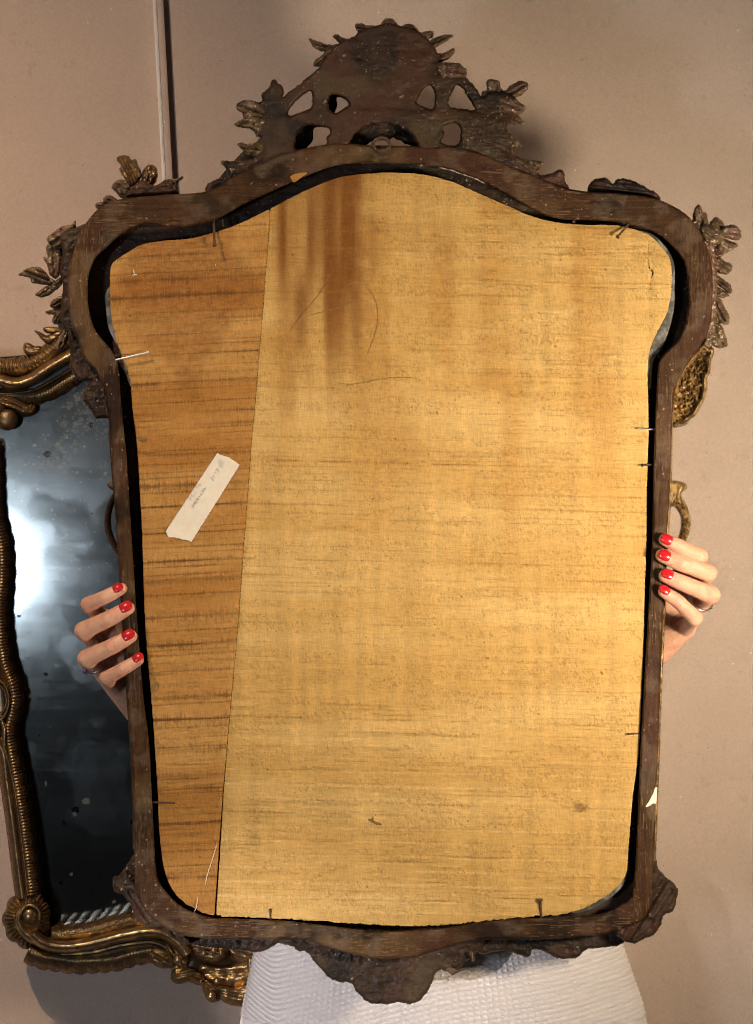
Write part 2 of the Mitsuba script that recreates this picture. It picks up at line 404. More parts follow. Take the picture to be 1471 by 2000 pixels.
for k in ('left', 'right'):
    c, b = plank_color(k)
    bsdf({'left': 'red_plank', 'right': 'yellow_plank'}[k], c, 0.7, 0.15, b, 0.0008)
bsdf('glass_back', lambda p, n, uv: mixc((0.050, 0.048, 0.040), (0.19, 0.185, 0.165), ss(0.35, 0.65, fb(p.x * 130, p.z * 130, 3))), 0.4, 0.4)
bsdf('worn_gilt', lambda p, n, uv: mixc((0.10, 0.055, 0.018), (0.36, 0.235, 0.095), ss(0.3, 0.7, fb(p.x * 260, p.z * 260, p.y * 260))), 0.36, 0.5, lambda p, n, uv: fb(p.x * 500, p.z * 500, 3), 0.0008, metallic=0.35)
bsdf('steel', (0.75, 0.74, 0.73), 0.42, metallic=1.0)
bsdf('rust', lambda p, n, uv: mixc((0.040, 0.022, 0.013), (0.115, 0.065, 0.040), nz(p.x * 900, p.z * 900, p.y * 900)), 0.55, 0.25)
bsdf('gap_dirt', (0.05, 0.026, 0.012), 0.9, 0.1)
bsdf('pencil', lambda p, n, uv: mixc((0.20, 0.10, 0.03), (0.33, 0.18, 0.05), nz(p.x * 900, p.z * 900)), 0.8, 0.1)
bsdf('ink', (0.33, 0.31, 0.31), 0.8, 0.1)
bsdf('smudge', (0.20, 0.12, 0.045), 0.9, 0.1)
bsdf('gesso', (0.74, 0.68, 0.56), 0.8, 0.2)
bsdf('old_gesso', lambda p, n, uv: mixc((0.16, 0.105, 0.065), (0.44, 0.35, 0.26), ss(0.3, 0.6, fb(p.x * 420, p.z * 420, 3))), 0.8, 0.15)


def tape_color(p, n, uv):
    x, z = p.x * 1000, p.z * 1000
    c = mixc((0.66, 0.60, 0.49), (0.73, 0.67, 0.56), fb(x * 0.2, z * 0.2, 2)) * (0.95 + 0.1 * nz(x * 2, z * 2, 5))
    cx, cz = (432 - CX) * 0.452, (CY - 906) * 0.452
    e = dr.sqrt(dr.square(x - cx) + dr.square((z - cz) * 0.7)) + 1.2 * nz(x * 0.8, z * 0.8, 3)
    return mixc(c, (0.42, 0.43, 0.36), 0.65 * ss(4.2, 2.0, e))


bsdf('paper_tape', tape_color, 0.75, 0.25, lambda p, n, uv: fb(p.x * 250, p.z * 250, 2), 0.0004)


def skin_color(p, n, uv):
    x, y, z = p.x * 1000, p.y * 1000, p.z * 1000
    c = mixc((0.56, 0.285, 0.180), (0.68, 0.405, 0.275), fb(x * 0.10, z * 0.10, y * 0.10))
    c = mixc(c, (0.56, 0.205, 0.150), 0.5 * ss(0.46, 0.72, fb(x * 0.13 + 9, z * 0.13, y * 0.13)))
    c = mixc(c, (0.60, 0.36, 0.27), 0.35 * ss(0.55, 0.72, fb(x * 0.35, z * 0.35, y * 0.35)))
    return c * (0.92 + 0.16 * nz(x * 1.1, z * 1.1, y * 1.1))


bsdf('skin', skin_color, 0.48, 0.42, lambda p, n, uv: fb(p.x * 700, p.z * 700, p.y * 700, 3), 0.00028)
bsdf('nail_varnish', (0.47, 0.008, 0.014), 0.16, 0.5, clearcoat=1.0, clearcoat_gloss=0.96)
bsdf('white_knit', lambda p, n, uv: mixc((0.57, 0.53, 0.505), (0.64, 0.60, 0.575), nz(p.x * 900, p.z * 900, p.y * 900)), 0.9, 0.1, lambda p, n, uv: nz(p.x * 2000, p.z * 2000, p.y * 2000), 0.0002)
bsdf('brown_hair', (0.06, 0.035, 0.02), 0.4, 0.5)
bsdf('silver', (0.80, 0.80, 0.82), 0.16, metallic=1.0)
bsdf('violet_stone', (0.10, 0.05, 0.13), 0.05, 0.7, clearcoat=1.0)
bsdf('white_paint', lambda p, n, uv: mixc((0.66, 0.63, 0.58), (0.76, 0.74, 0.70), nz(p.x * 300, p.z * 120)), 0.6, 0.3)


def glass_mask(p, n, uv):
    """1 where the old silvering is milky or flaked, 0 where it still mirrors."""
    x, z = p.x * 1000, p.z * 1000
    wx, wz = x + 14 * (fb(x * 0.03, z * 0.03, 1) - 0.5), z + 14 * (fb(x * 0.03, z * 0.03, 2) - 0.5)
    milky = 0.05 * ss(0.44, 0.50, fb(wx * 0.020, wz * 0.020, 11)) + 0.04 * ss(0.50, 0.54, fb(wx * 0.045 + 3, wz * 0.045, 12))
    ring = mi.Float(0)
    for size, sh, lo in ((3.4, 0.45, 0.49), (6.2, 0.35, 0.50)):
        d1, d2, w = mikit.voronoi(x / size, z / size)
        wob = d1 + 0.30 * (nz(x * 0.8, z * 0.8, 9) - 0.5)
        ring = dr.maximum(ring, ss(0.42, 0.34, wob) * (0.35 + 0.65 * ss(0.16, 0.32, wob)) * ss(1 - sh, 1 - sh + 0.05, w) * ss(lo, lo + 0.07, fb(x * 0.020, z * 0.020, 5)))
    fleck = (flakes(x, z, 4.5, 0.16) + flakes(x + 50, z, 9.0, 0.14)) * ss(-110, 10, z + 50 * (nz(x * 0.03, z * 0.03, 7) - 0.5)) + 0.5 * flakes(x + 9, z, 15.0, 0.10)
    return dr.minimum(0.006 + milky * ss(-160, 10, z + 60 * (nz(x * 0.02, z * 0.02, 3) - 0.5)) + 0.34 * ring * ss(-20, 70, z + 40 * (nz(x * 0.02, z * 0.02, 4) - 0.5)) + 0.5 * fleck, 0.9)


def glass_dark(p, n, uv):
    x, z = p.x * 1000, p.z * 1000
    hole = flakes(x + 20, z + 9, 15.0, 0.10)
    c = mixc((0.080, 0.091, 0.091), (0.112, 0.124, 0.124), fb(x * 0.03, z * 0.03, 8))
    return c * (1 - 0.9 * hole)


def glass_rough(p, n, uv):
    x, z = p.x * 1000, p.z * 1000
    wx, wz = x + 16 * (fb(x * 0.03, z * 0.03, 1) - 0.5), z + 16 * (fb(x * 0.03, z * 0.03, 2) - 0.5)
    return 0.105 + 0.032 * ss(0.46, 0.52, fb(wx * 0.014 + 8, wz * 0.014, 14)) + 0.012 * ss(0.5, 0.54, fb(wx * 0.05 + 8, wz * 0.05, 15)) + 0.02 * (fb(x * 0.012, z * 0.3, 16) - 0.5)


scene['old_mirror'] = {'type': 'twosided', 'b': {'type': 'blendbsdf', 'weight': mikit.proc(glass_mask),
                       'a': {'type': 'principled', 'base_color': mikit.proc(glass_dark), 'metallic': 1.0, 'roughness': mikit.proc(glass_rough)},
                       'b': {'type': 'principled', 'base_color': {'type': 'rgb', 'value': [0.30, 0.32, 0.31]}, 'roughness': 0.5, 'specular': 0.3}}}

# ------------------------------------------------------------------ wall
YW = 0.335
scene['wall'] = mikit.ply(trimesh.creation.box(extents=[5.0, 0.1, 4.0], transform=trimesh.transformations.translation_matrix([0, YW + 0.05, 0.2])), 'wall_paint')
labels['wall'] = {'kind': 'structure'}

# upright bar on the wall
rod = thing('hanging_rail', 'thin upright rail on the wall with a flaking white edge, top left', 'rail')


def bar(x0, x1, ya, yb, xs0, xs1):
    q = np.array([[xs0, -60], [xs1, -60], [xs1 + 33, 560], [xs0 + 33, 560]], float)
    return pillow(Polygon(q), ya, yb, 0.0008, 2.0, 3.0)


part(rod, 'bar', bar(0, 0, YW - 0.0125, YW + 0.001, 301.5, 315.5), 'wall_paint')
ys = np.arange(-60, 560, 4.0)
rag = 6.8 + 1.6 * (nnoise(np.column_stack([ys * 0.09, ys * 0, ys * 0]), 3) - 0.5) * np.clip((ys - 60) / 100, 0.2, 1.3)
edge = np.vstack([np.column_stack([298.2 + ys * 0.0532, ys]), np.column_stack([298.2 + rag + ys * 0.0532, ys])[::-1]])
part(rod, 'edge_strip', pillow(Polygon(edge), YW - 0.0135, YW, 0.0006, 1.5, 2.5), 'white_paint', 'flaking white edge')

# ------------------------------------------------------------------ gilt mirror on the wall, left
GB = 0.283
gm = thing('gilt_mirror', 'old gilt wall mirror with spotted dark glass, partly behind the held frame', 'mirror')
# the plate sits a little askew in its frame: 3 degrees about the upright axis, its top leaning 2.4 degrees out
yaw = math.tan(math.radians(3.0))
plate = pillow(Polygon([(-14, 700), (470, 660), (470, 1822), (70, 1822), (58, 1740), (40, 1600), (22, 1470), (14, 1420), (18, 1370), (4, 1300), (-4, 1200), (-12, 1000)]), GB + 0.002, GB + 0.006, 0, 2, 30)
plate.vertices[:, 1] -= (plate.vertices[:, 0] + 0.27) * yaw * 0.75 + (plate.vertices[:, 2] + 0.15) * math.tan(math.radians(2.4))
part(gm, 'glass', plate, 'old_mirror', 'spotted and clouded dark glass', smooth=False)


def bead(h):
    return lambda t, a, s: h * np.sqrt(np.maximum(0, 1 - t**2))


def ribbed(h, period, amp, slope=0.0, out=1):
    def f(t, a, s):
        w = np.abs(np.sin(np.pi * (a + 2.0 * t * out) / period))
        return h * (1 - 0.5 * t**2 + slope * t) + amp * (w - 0.5) * (0.5 + 0.5 * out * t)
    return f


def scallop(w, period, depth):
    return lambda a: w * (1 - depth + depth * np.abs(np.sin(np.pi * a / period))**0.6)


# top: crest band, bead, ribbed sight edge
top = [(-70, 735), (-30, 738), (0, 742), (20, 748), (40, 748), (65, 738), (100, 715), (135, 695), (200, 660), (300, 620)]
part(gm, 'bead', sweep(top, 12.5, 12.5, bead(0.017), GB - 0.016, 0.03), 'burnished_gold')
up = [(-70, 716), (10, 717), (38, 716), (68, 707), (95, 690), (120, 668), (150, 650), (220, 615)]
part(gm, 'ribbed_edge', sweep(up, scallop(19, 27, 0.22), 17, ribbed(0.017, 7.5, 0.0045, 0, -1), GB - 0.006, 0.02), 'tarnished_gold')
lowr = [(-70, 775), (-20, 776), (20, 774), (55, 776), (85, 770), (115, 757), (148, 735), (200, 705), (280, 665)]
part(gm, 'ribbed_edge', sweep(lowr, 16, scallop(17, 26, 0.18), ribbed(0.012, 5.6, 0.0040, -0.2, 1), GB - 0.006, 0.02), 'tarnished_gold')
part(gm, 'fillet', sweep([(-70, 764), (0, 768), (55, 764), (95, 747), (140, 720), (200, 690)], 3, 3, bead(0.004), GB - 0.017, 0.02), 'tarnished_gold')
for q, h in (([(-20, 770), (20, 772), (45, 785), (66, 800), (60, 812), (45, 814), (25, 800), (0, 792), (-20, 790)], 0.014),
             ([(55, 790), (70, 792), (69, 806), (58, 813), (48, 808)], 0.012)):
    part(gm, 'leaf', pillow(poly(q), GB - h - 0.008, GB + 0.006, 0.008, 12, 2.5, 0.001, 0.06, 3, rib=0.002, ribs=3), 'tarnished_gold')
for (bx, by, br) in ((14, 820, 21), (-8, 800, 20), (2, 716, 9)):
    s = trimesh.creation.icosphere(4, br * S * 1.15)
    s.apply_scale([1, 0.75, 1])
    s.apply_translation(P(bx, by, GB - 0.016))
    part(gm, 'knob', s, 'tarnished_gold')
for q in ([(66, 645), (78, 648), (92, 655), (112, 645), (124, 652), (98, 672), (84, 666), (75, 655)], [(84, 641), (98, 638), (118, 640), (128, 650), (104, 652), (90, 650)],
          [(46, 672), (56, 669), (68, 676), (80, 676), (84, 690), (60, 694), (48, 690)]):
    part(gm, 'leaf', pillow(poly(q), GB - 0.022, GB + 0.004, 0.006, 7, 2.2, 0.0012, 0.08, 5, rib=0.0015), 'tarnished_gold')
# left side
side = [(-16, 860), (-14, 920), (-13, 985), (-9, 1020), (0, 1060), (3, 1110), (0, 1160), (-3, 1190), (0, 1250), (8, 1300), (22, 1340), (26, 1370), (20, 1400), (14, 1430), (22, 1480), (33, 1540), (44, 1610), (54, 1690), (60, 1750)]
part(gm, 'ribbed_edge', sweep(side, scallop(18, 31, 0.16), 14, ribbed(0.016, 6.3, 0.0038, 0, -1), GB - 0.004, 0.02), 'tarnished_gold')
out_ = [(-30, 900), (-36, 1100), (-30, 1300), (-10, 1440), (6, 1470), (14, 1530), (24, 1600), (34, 1680), (44, 1755)]
part(gm, 'bead', sweep(out_, 11, 14, bead(0.016), GB - 0.004, 0.02), 'tarnished_gold')
part(gm, 'fillet', sweep([(2, 1440), (14, 1480), (28, 1540), (38, 1610), (47, 1680), (54, 1750)], 3.5, 3.5, bead(0.006), GB - 0.014, 0.02), 'tarnished_gold')
ring = np.array([[-8 + 25 * math.cos(t), 1368 + 40 * math.sin(t)] for t in np.linspace(-math.pi / 2, math.pi / 2, 40)])
part(gm, 'scroll', sweep(ring, 4, 4, bead(0.006), GB - 0.018, 0.02), 'tarnished_gold')
part(gm, 'scroll', sweep(ring * [0.72, 0.72] + [0, 383], 3, 3, bead(0.005), GB - 0.018, 0.02), 'tarnished_gold')
part(gm, 'scroll', sweep([(2, 1405), (9, 1425), (8, 1450), (12, 1470)], [4, 6, 5, 2], [4, 6, 5, 2], bead(0.008), GB - 0.016, 0.02), 'burnished_gold')
# lower left shell with its knob
cx, cy = 56, 1795
lobes = [(cx + (44 + 5 * abs(math.sin(4.5 * t)) + 4 * math.cos(t - 2.6)) * math.cos(t), cy + (44 + 5 * abs(math.sin(4.5 * t))) * 1.22 * math.sin(t)) for t in np.linspace(0, 2 * math.pi, 60, endpoint=False)]


def fan(v, d):
    t = np.arctan2(v[:, 1] - cy, v[:, 0] - cx)
    r = np.hypot(v[:, 0] - cx, v[:, 1] - cy)
    return 0.0034 * np.abs(np.sin(t * 17)) * np.clip((r - 16) / 18, 0, 1) - 0.004 * np.exp(-(r / 20)**2)


part(gm, 'shell', pillow(poly(lobes, 2), GB - 0.020, GB + 0.008, 0.012, 22, 1.8, 0.0006, 0.06, 2, disp=fan), 'tarnished_gold')
s = trimesh.creation.icosphere(4, 15 * S * 1.15)
s.apply_scale([1, 0.9, 1.15])
s.apply_translation(P(58, 1789, GB - 0.021))
part(gm, 'knob', s, 'burnished_gold')
part(gm, 'scroll', sweep([(77, 1797), (76, 1780), (62, 1768), (45, 1775), (36, 1794), (42, 1815), (58, 1829), (80, 1840)], [4, 5, 6, 7, 8, 10, 12, 13], [4, 5, 6, 7, 8, 10, 12, 13], bead(0.011), GB - 0.017, 0.02), 'burnished_gold')
# bottom
bot = [(64, 1824), (78, 1838), (100, 1847), (130, 1850), (165, 1846), (200, 1838), (240, 1828), (290, 1820), (325, 1826), (352, 1846), (366, 1866)]
part(gm, 'bead', sweep(bot, 14, 14, bead(0.019), GB - 0.014, 0.03), 'burnished_gold')
up2 = [(100, 1825), (118, 1824), (145, 1820), (180, 1815), (220, 1804), (260, 1796), (310, 1796)]
part(gm, 'ribbed_edge', sweep(up2, scallop(16, 23, 0.2), 14, ribbed(0.014, 5.4, 0.0040, 0.25, -1), GB - 0.006, 0.02), 'burnished_gold')
lo2 = [(52, 1862), (80, 1874), (115, 1880), (150, 1884), (190, 1882), (230, 1878), (262, 1868), (300, 1862)]
part(gm, 'ribbed_edge', sweep(lo2, 16, scallop(20, 24, 0.25), ribbed(0.015, 6.0, 0.0036, -0.35, 1), GB - 0.004, 0.02), 'tarnished_gold')
part(gm, 'cove', sweep([(120, 1868), (180, 1864), (240, 1850), (300, 1845), (340, 1868), (350, 1890)], 12, 16, lambda t, a, s: 0.014 * (1 - t * t * 0.6) + 0.001 * np.cos(t * 14), GB - 0.004, 0.02), 'tarnished_gold')
lv = [[(318, 1838), (345, 1834), (368, 1852), (372, 1878), (358, 1896), (340, 1888), (326, 1870)], [(338, 1893), (362, 1885), (385, 1895), (378, 1912), (350, 1922), (334, 1914)],
      [(372, 1840), (410, 1838), (440, 1846), (446, 1868), (420, 1880), (392, 1874), (376, 1860)], [(384, 1888), (398, 1880), (430, 1886), (470, 1878), (500, 1866), (505, 1915), (470, 1930), (440, 1928), (410, 1918), (390, 1905)],
      [(395, 1912), (420, 1920), (436, 1935), (430, 1954), (410, 1957), (397, 1938)], [(425, 1925), (460, 1928), (505, 1920), (520, 1975), (480, 1968), (445, 1962), (428, 1948)],
      [(440, 1838), (500, 1838), (510, 1875), (470, 1882), (448, 1868)], [(364, 1895), (395, 1900), (402, 1925), (380, 1922), (362, 1912)], [(300, 1850), (330, 1858), (345, 1885), (320, 1892), (300, 1884), (288, 1868)]]
for i, q in enumerate(lv):
    part(gm, 'leaf', pillow(poly(q, 3), GB - 0.018 - 0.004 * (i % 3), GB + 0.01, 0.011, 13, 2.2, 0.0022, 0.07, i + 1, rib=0.002, ribs=3 + i % 3), 'burnished_gold' if i in (3, 5) else 'tarnished_gold')
for i, (bx, by, br) in enumerate(((348, 1874, 9), (418, 1856, 7), (398, 1862, 6), (432, 1862, 6), (413, 1945, 9), (424, 1916, 7))):
    s = trimesh.creation.icosphere(3, br * S * 1.15)
    s.apply_translation(P(bx, by, GB - 0.03))
    part(gm, 'knob', s, 'burnished_gold')
part(gm, 'leaf', pillow(poly([(482, 1872), (492, 1866), (500, 1880), (496, 1898), (484, 1896)]), GB - 0.03, GB, 0.008, 8, 2, rib=0.001), 'burnished_gold')

# ------------------------------------------------------------------ the carved mirror held up with its back to us
hm = thing('carved_mirror', 'carved wooden mirror held up with its planked back to the front', 'mirror')
O = [(745, 284), (799, 285), (860, 286), (913, 292), (958, 307), (1000, 327), (1042, 342), (1096, 364), (1147, 374), (1208, 377), (1272, 385), (1295, 393), (1336, 415), (1362, 444), (1381, 482), (1391, 524), (1392, 588), (1386, 639), (1371, 671), (1339, 719), (1320, 758), (1314, 812), (1311, 900), (1307, 990), (1302, 1060), (1297, 1188), (1292, 1290), (1289, 1380), (1285, 1480), (1282, 1540), (1279, 1640), (1277, 1686), (1273, 1745), (1264, 1785), (1246, 1803), (1210, 1816), (1169, 1827), (1120, 1831), (1075, 1835), (1000, 1835), (948, 1836), (907, 1841), (874, 1850), (833, 1863), (801, 1871), (760, 1873.5), (737, 1873), (707, 1868), (674, 1860), (641, 1850), (601, 1838), (560, 1835.5), (500, 1836), (440, 1836), (396, 1832.5), (363, 1828), (339, 1819), (317, 1808), (298, 1795), (281, 1775), (272, 1757), (265, 1735), (263, 1697), (262, 1640), (259, 1545), (254, 1450), (247.5, 1350), (241, 1240), (234, 1137), (226, 1000), (218, 900), (212, 820), (203, 771), (195, 740), (184, 721), (164, 698), (151, 665), (140, 633), (134, 590), (132.5, 547), (135, 520), (142, 498), (150, 472), (162, 444), (180, 420), (196, 404), (213, 396), (240, 388), (290, 383), (346, 379), (389, 376), (420, 368), (464, 340), (489, 327), (522, 313), (570, 296), (636, 282), (680, 280), (712, 283)]
I = [(732, 318), (780, 319), (833, 322), (883, 332), (948, 357), (1000, 385), (1048, 412), (1096, 428), (1160, 430), (1224, 436), (1279, 454), (1314, 482), (1336, 511), (1344, 556), (1344, 604), (1333, 649), (1314, 675), (1291, 700), (1285, 726), (1282, 780), (1277, 900), (1274, 1050), (1268, 1170), (1261, 1285), (1256, 1380), (1250, 1490), (1245, 1616), (1241, 1689), (1238, 1722), (1232, 1754), (1211, 1768), (1193, 1779), (1169, 1785), (1120, 1791), (1055, 1793), (1000, 1795), (964, 1799), (923, 1803), (874, 1812.6), (825, 1817), (756, 1820), (707, 1817), (658, 1810), (609, 1804.5), (560, 1799), (500, 1796), (440, 1794), (412, 1792), (387, 1785), (360, 1774), (340, 1759), (324, 1741), (310, 1722), (304, 1690), (301, 1640), (296, 1545), (291, 1450), (281, 1370), (274, 1290), (267, 1200), (261, 1110), (254, 1000), (248, 900), (240, 820), (236, 780), (233, 731), (228, 704), (217, 683), (199, 662), (184, 641), (174, 606), (171, 571), (173, 539), (180, 517), (188, 501), (208, 483), (229, 463), (253, 447), (278, 438), (297, 437), (323, 442), (364, 442), (420, 429), (480, 397), (591, 347), (662, 322)]
B = [(732, 338), (790, 338), (833, 342), (883, 355), (933, 377), (1000, 405.7), (1032, 420), (1080, 433), (1134, 439), (1208, 441), (1266, 458), (1295, 486), (1310, 511), (1312, 556), (1304, 607), (1285, 646), (1269, 684), (1265, 726), (1266, 780), (1267, 850), (1265, 900), (1263, 990), (1262, 1080), (1259, 1170), (1256, 1290), (1253, 1350), (1247, 1470), (1236, 1558), (1228, 1650), (1222, 1709), (1195, 1741), (1148, 1770), (1102, 1785), (1055, 1789), (1000, 1794), (923, 1801), (874, 1806), (800, 1808.5), (715, 1805), (658, 1801), (560, 1795), (500, 1792), (419, 1788), (388, 1779), (350, 1754), (324, 1709), (312, 1633), (308, 1545), (302, 1450), (295, 1355), (284, 1224), (277, 1028), (267.5, 865), (259, 800), (255, 746), (244, 708), (228, 666), (217, 612), (215, 536), (221, 513), (247, 494.6), (278, 477.5), (323, 470), (381, 464), (457, 441), (529, 407), (591, 375), (662, 347)]
outer, inner = poly(O, 5), poly(I, 5)
ringp = outer.difference(inner)
TH = 0.030
# rails and stiles of the back frame, butted with a hairline joint
cuts = {'rail': Polygon([(150, 200), (1420, 200), (1420, 330), (1290, 452), (1000, 470), (600, 470), (228, 470), (120, 395)]),
        'rail_001': Polygon([(255, 1900), (245, 1800), (318, 1727), (400, 1700), (1100, 1700), (1232, 1752), (1231, 1802), (1242, 1815), (1250, 1900)])}
stl = ringp.difference(cuts['rail'].buffer(0.04)).difference(cuts['rail_001'].buffer(0.04))
geoms = sorted([g for g in getattr(stl, 'geoms', [stl]) if g.area > 3000], key=lambda g: g.centroid.x)
for q, mat in ((ringp.intersection(cuts['rail']), 'rail_wood'), (ringp.intersection(cuts['rail_001']), 'rail_wood')):
    q = max(getattr(q, 'geoms', [q]), key=lambda g: g.area)
    part(hm, 'rail', pillow(q, 0, TH, 0.0024, 4.0, 3.4, 0.0007, 0.05, 4, edge=ringp.boundary), mat)
for q in (geoms[0], geoms[-1]):
    part(hm, 'stile', pillow(q, 0.0001, TH, 0.0024, 4.0, 3.4, 0.0007, 0.05, 4, edge=ringp.boundary), 'stile_wood')

# dark rebate of the front moulding behind the glass
part(hm, 'rebate', pillow(outer.buffer(-3).difference(poly(B, 3).buffer(-14)), TH + 0.0005, TH + 0.018, 0.001, 3, 6), 'carved_wood')

# boards
board = poly(B, 3)
seam = [(529, 380), (525.5, 450), (516, 572), (508, 670), (500, 768), (491, 866), (483.5, 969), (475, 1080), (466, 1210), (455, 1330), (448.6, 1400), (437, 1543), (431, 1643), (423, 1771), (421, 1830)]
half = Polygon(seam + [(100, 1830), (100, 380)])
crack = LineString([(1268, 466), (1266, 492), (1265, 503), (1268, 522), (1276, 533), (1274, 540), (1270, 550), (1271, 558), (1269, 570)])
crackp = crack.buffer(0.55).union(LineString([(1268, 522), (1276, 533), (1273, 541)]).buffer(1.0))


def fuzz(pg, amp, seed):
    r = pg.exterior
    n = int(r.length / 2.2)
    q = np.array([r.interpolate(r.length * i / n).coords[0] for i in range(n)])
    k = np.random.default_rng(seed)
    w = np.clip((q[:, 1] - 1700) / 60, 0.25, 1) * amp
    q[:, 1] += k.normal(0, 1, n) * w
    q[:, 0] += k.normal(0, 1, n) * 0.3
    return Polygon(q, [i.coords for i in pg.interiors]).buffer(0)


YB = 0.0065
left_p = fuzz(board.intersection(half.buffer(-0.1)), 1.1, 1)
# the joint opens towards the foot of the board
wedge = Polygon([(452, 1370), (437.5, 1543), (431.5, 1643), (423.5, 1771), (421, 1830), (418.5, 1830), (420, 1771), (428.6, 1643), (436, 1543), (451, 1370)])
left_p = left_p.difference(wedge.buffer(0.2))
right_p = fuzz(board.difference(half.buffer(0.55)), 1.1, 2).difference(crackp)
bb = f'{hm}__backboard'
part(hm, 'backboard__plank', pillow(left_p, YB, YB + 0.007, 0.0008, 1.6, 6.0, 0.0002, 0.03, 1), 'red_plank', 'narrow reddish plank')
part(hm, 'backboard__plank', pillow(right_p, YB - 0.0006, YB + 0.007, 0.0008, 1.6, 6.0, 0.0002, 0.03, 2), 'yellow_plank', 'wide yellowish plank')
part(hm, 'backboard__batten', pillow(board.buffer(-12), YB + 0.0072, YB + 0.0086, 0.0002, 2, 14), 'gap_dirt')

# glass sheet seen as a grey edge beside the board
ex = [poly([(1296, 482), (1316, 512), (1318, 560), (1315, 612), (1297, 672), (1276, 706), (1271, 760), (1262, 760), (1262, 690), (1290, 630), (1308, 560)]),
      poly([(206, 575), (207, 600), (212, 640), (225, 668), (238, 700), (250, 745), (262, 760), (240, 690), (222, 600), (216, 560)]),
      poly([(1232, 1690), (1222, 1722), (1196, 1751), (1160, 1773), (1120, 1784), (1110, 1770), (1180, 1730), (1220, 1690)]),
      poly([(1240, 449), (1275, 458), (1299, 481), (1311, 502), (1290, 500), (1250, 460)])]
gl = board.buffer(-4)
for e in ex:
    gl = gl.union(e)
part(hm, 'glass', pillow(gl, YB + 0.009, YB + 0.0125, 0.0004, 2, 8), 'glass_back', 'grey edge of the glass')

# nails that hold the board
def nail(x0, y0, x1, y1, ya, yb, r, mat, head=1.5):
    p = np.vstack([P(x0 + (x1 - x0) * t, y0 + (y1 - y0) * t, ya + (yb - ya) * t) for t in (0, 0.05, 0.3, 0.6, 0.9, 0.94, 0.96, 1.0)])
    return part(hm, 'nail', tube(p, np.array([0.5, 1, 1, 1, 1, 1, head, head]) * r, 10), mat)


nail(417, 426, 419.5, 480, 0.006, -0.004, 0.0011, 'rust', 1.7)
nail(222, 704, 291, 688, 0.002, 0.0005, 0.0009, 'steel', 1.2)
nail(1231, 434, 1206, 463, 0.006, -0.003, 0.0009, 'rust', 1.9)
nail(1279, 838.5, 1246, 837.8, 0.008, 0.0015, 0.0009, 'steel', 1.1)
nail(1275, 907, 1254, 909, 0.008, 0.001, 0.0008, 'rust', 1.8)
nail(1253, 1432, 1226, 1434, 0.008, 0.0025, 0.0008, 'rust', 1.3)
nail(293, 1567, 341, 1568.5, 0.006, 0.0035, 0.0008, 'rust', 1.2)
nail(1057, 1794, 1055, 1757, 0.008, 0.003, 0.0013, 'rust', 1.9)
nail(528.5, 1798, 528, 1776, 0.008, 0.0045, 0.0010, 'rust', 1.4)
nail(434, 428, 436, 442, 0.008, 0.006, 0.0009, 'rust', 1.2)
nail(1120, 430, 1121, 433, 0.003, -0.001, 0.0010, 'rust', 1.4)

# hanging ring and its staple
t = np.linspace(0, 2 * math.pi, 28, endpoint=False)
part(hm, 'hanging_ring', tube(P(745.5 + 16.5 * np.cos(t), 282 + 13 * np.sin(t), -0.003 + 0.0005 * np.sin(t)), 0.00155, 10, closed=True), 'rust')
part(hm, 'staple', tube(np.vstack([P(736, 297, 0.004), P(737, 293.5, -0.004), P(745, 292.5, -0.0062), P(752, 293.5, -0.004), P(753, 297, 0.004)]), 0.0011, 8), 'rust')

# pierced crest
crest_out = [(405, 385), (404, 361), (419, 352), (445, 343), (443, 333), (432, 316), (440, 315), (457, 316), (469, 317), (494, 305), (481, 301), (472, 291), (464, 282), (469, 278), (482, 282), (500, 277), (510, 268), (500, 265), (495, 255), (481, 250), (464, 248), (458, 242), (469, 235), (476, 231), (474, 221), (466, 216), (461, 205), (472, 198), (487, 195), (500, 200), (512, 196), (512, 184), (525, 171), (531, 158), (538, 154), (544, 163), (551, 168), (554, 178), (553, 190), (570, 175), (595, 156), (606, 146), (622, 131), (640, 104), (662, 84), (688, 72), (702, 62), (733, 50), (760, 46), (786, 52), (817, 62), (840, 80), (852, 100), (860, 120), (880, 122), (896, 124), (910, 134), (911, 150), (917, 158), (930, 173), (944, 189), (955, 180), (985, 178), (1006, 190), (1012, 200), (1012, 222), (1000, 240), (993, 241), (991, 254), (999, 265), (1004, 280), (1006, 295), (1008, 303), (1021, 311), (1040, 314), (1062, 316), (1057, 327), (1049, 339), (1056, 343), (1078, 338), (1091, 331), (1101, 336), (1104, 353), (1111, 367), (1111, 388), (1000, 350), (880, 312), (745, 302), (600, 312), (500, 350)]
H1 = [(606, 177), (610, 195), (607, 210), (585, 220), (567, 226), (562, 220), (574, 203), (587, 190)]
H2 = [(645, 186), (658, 186), (672, 192), (681, 204), (668, 214), (655, 221), (645, 214), (641, 200)]
H3 = [(840, 166), (848, 180), (850, 196), (845, 212), (830, 209), (814, 201), (816, 191), (827, 175)]
H4 = [(893, 165), (904, 175), (917, 195), (928, 214), (904, 213), (880, 209), (876, 198), (884, 180)]
H5 = [(585, 253), (600, 246), (621, 246), (641, 250), (646, 259), (637, 269), (640, 279), (628, 290), (600, 292), (578, 288), (579, 268)]
H6 = [(864, 249), (884, 240), (897, 246), (900, 260), (896, 280), (880, 284), (861, 277), (869, 261)]
H7 = [(682, 290), (684, 278), (693, 260), (718, 246), (750, 241), (783, 249), (803, 263), (814, 278), (816, 292), (745, 300)]
cr = poly(crest_out, 3)
for h in (H1, H2, H3, H4, H5, H6, H7):
    cr = cr.difference(poly(h, 3))


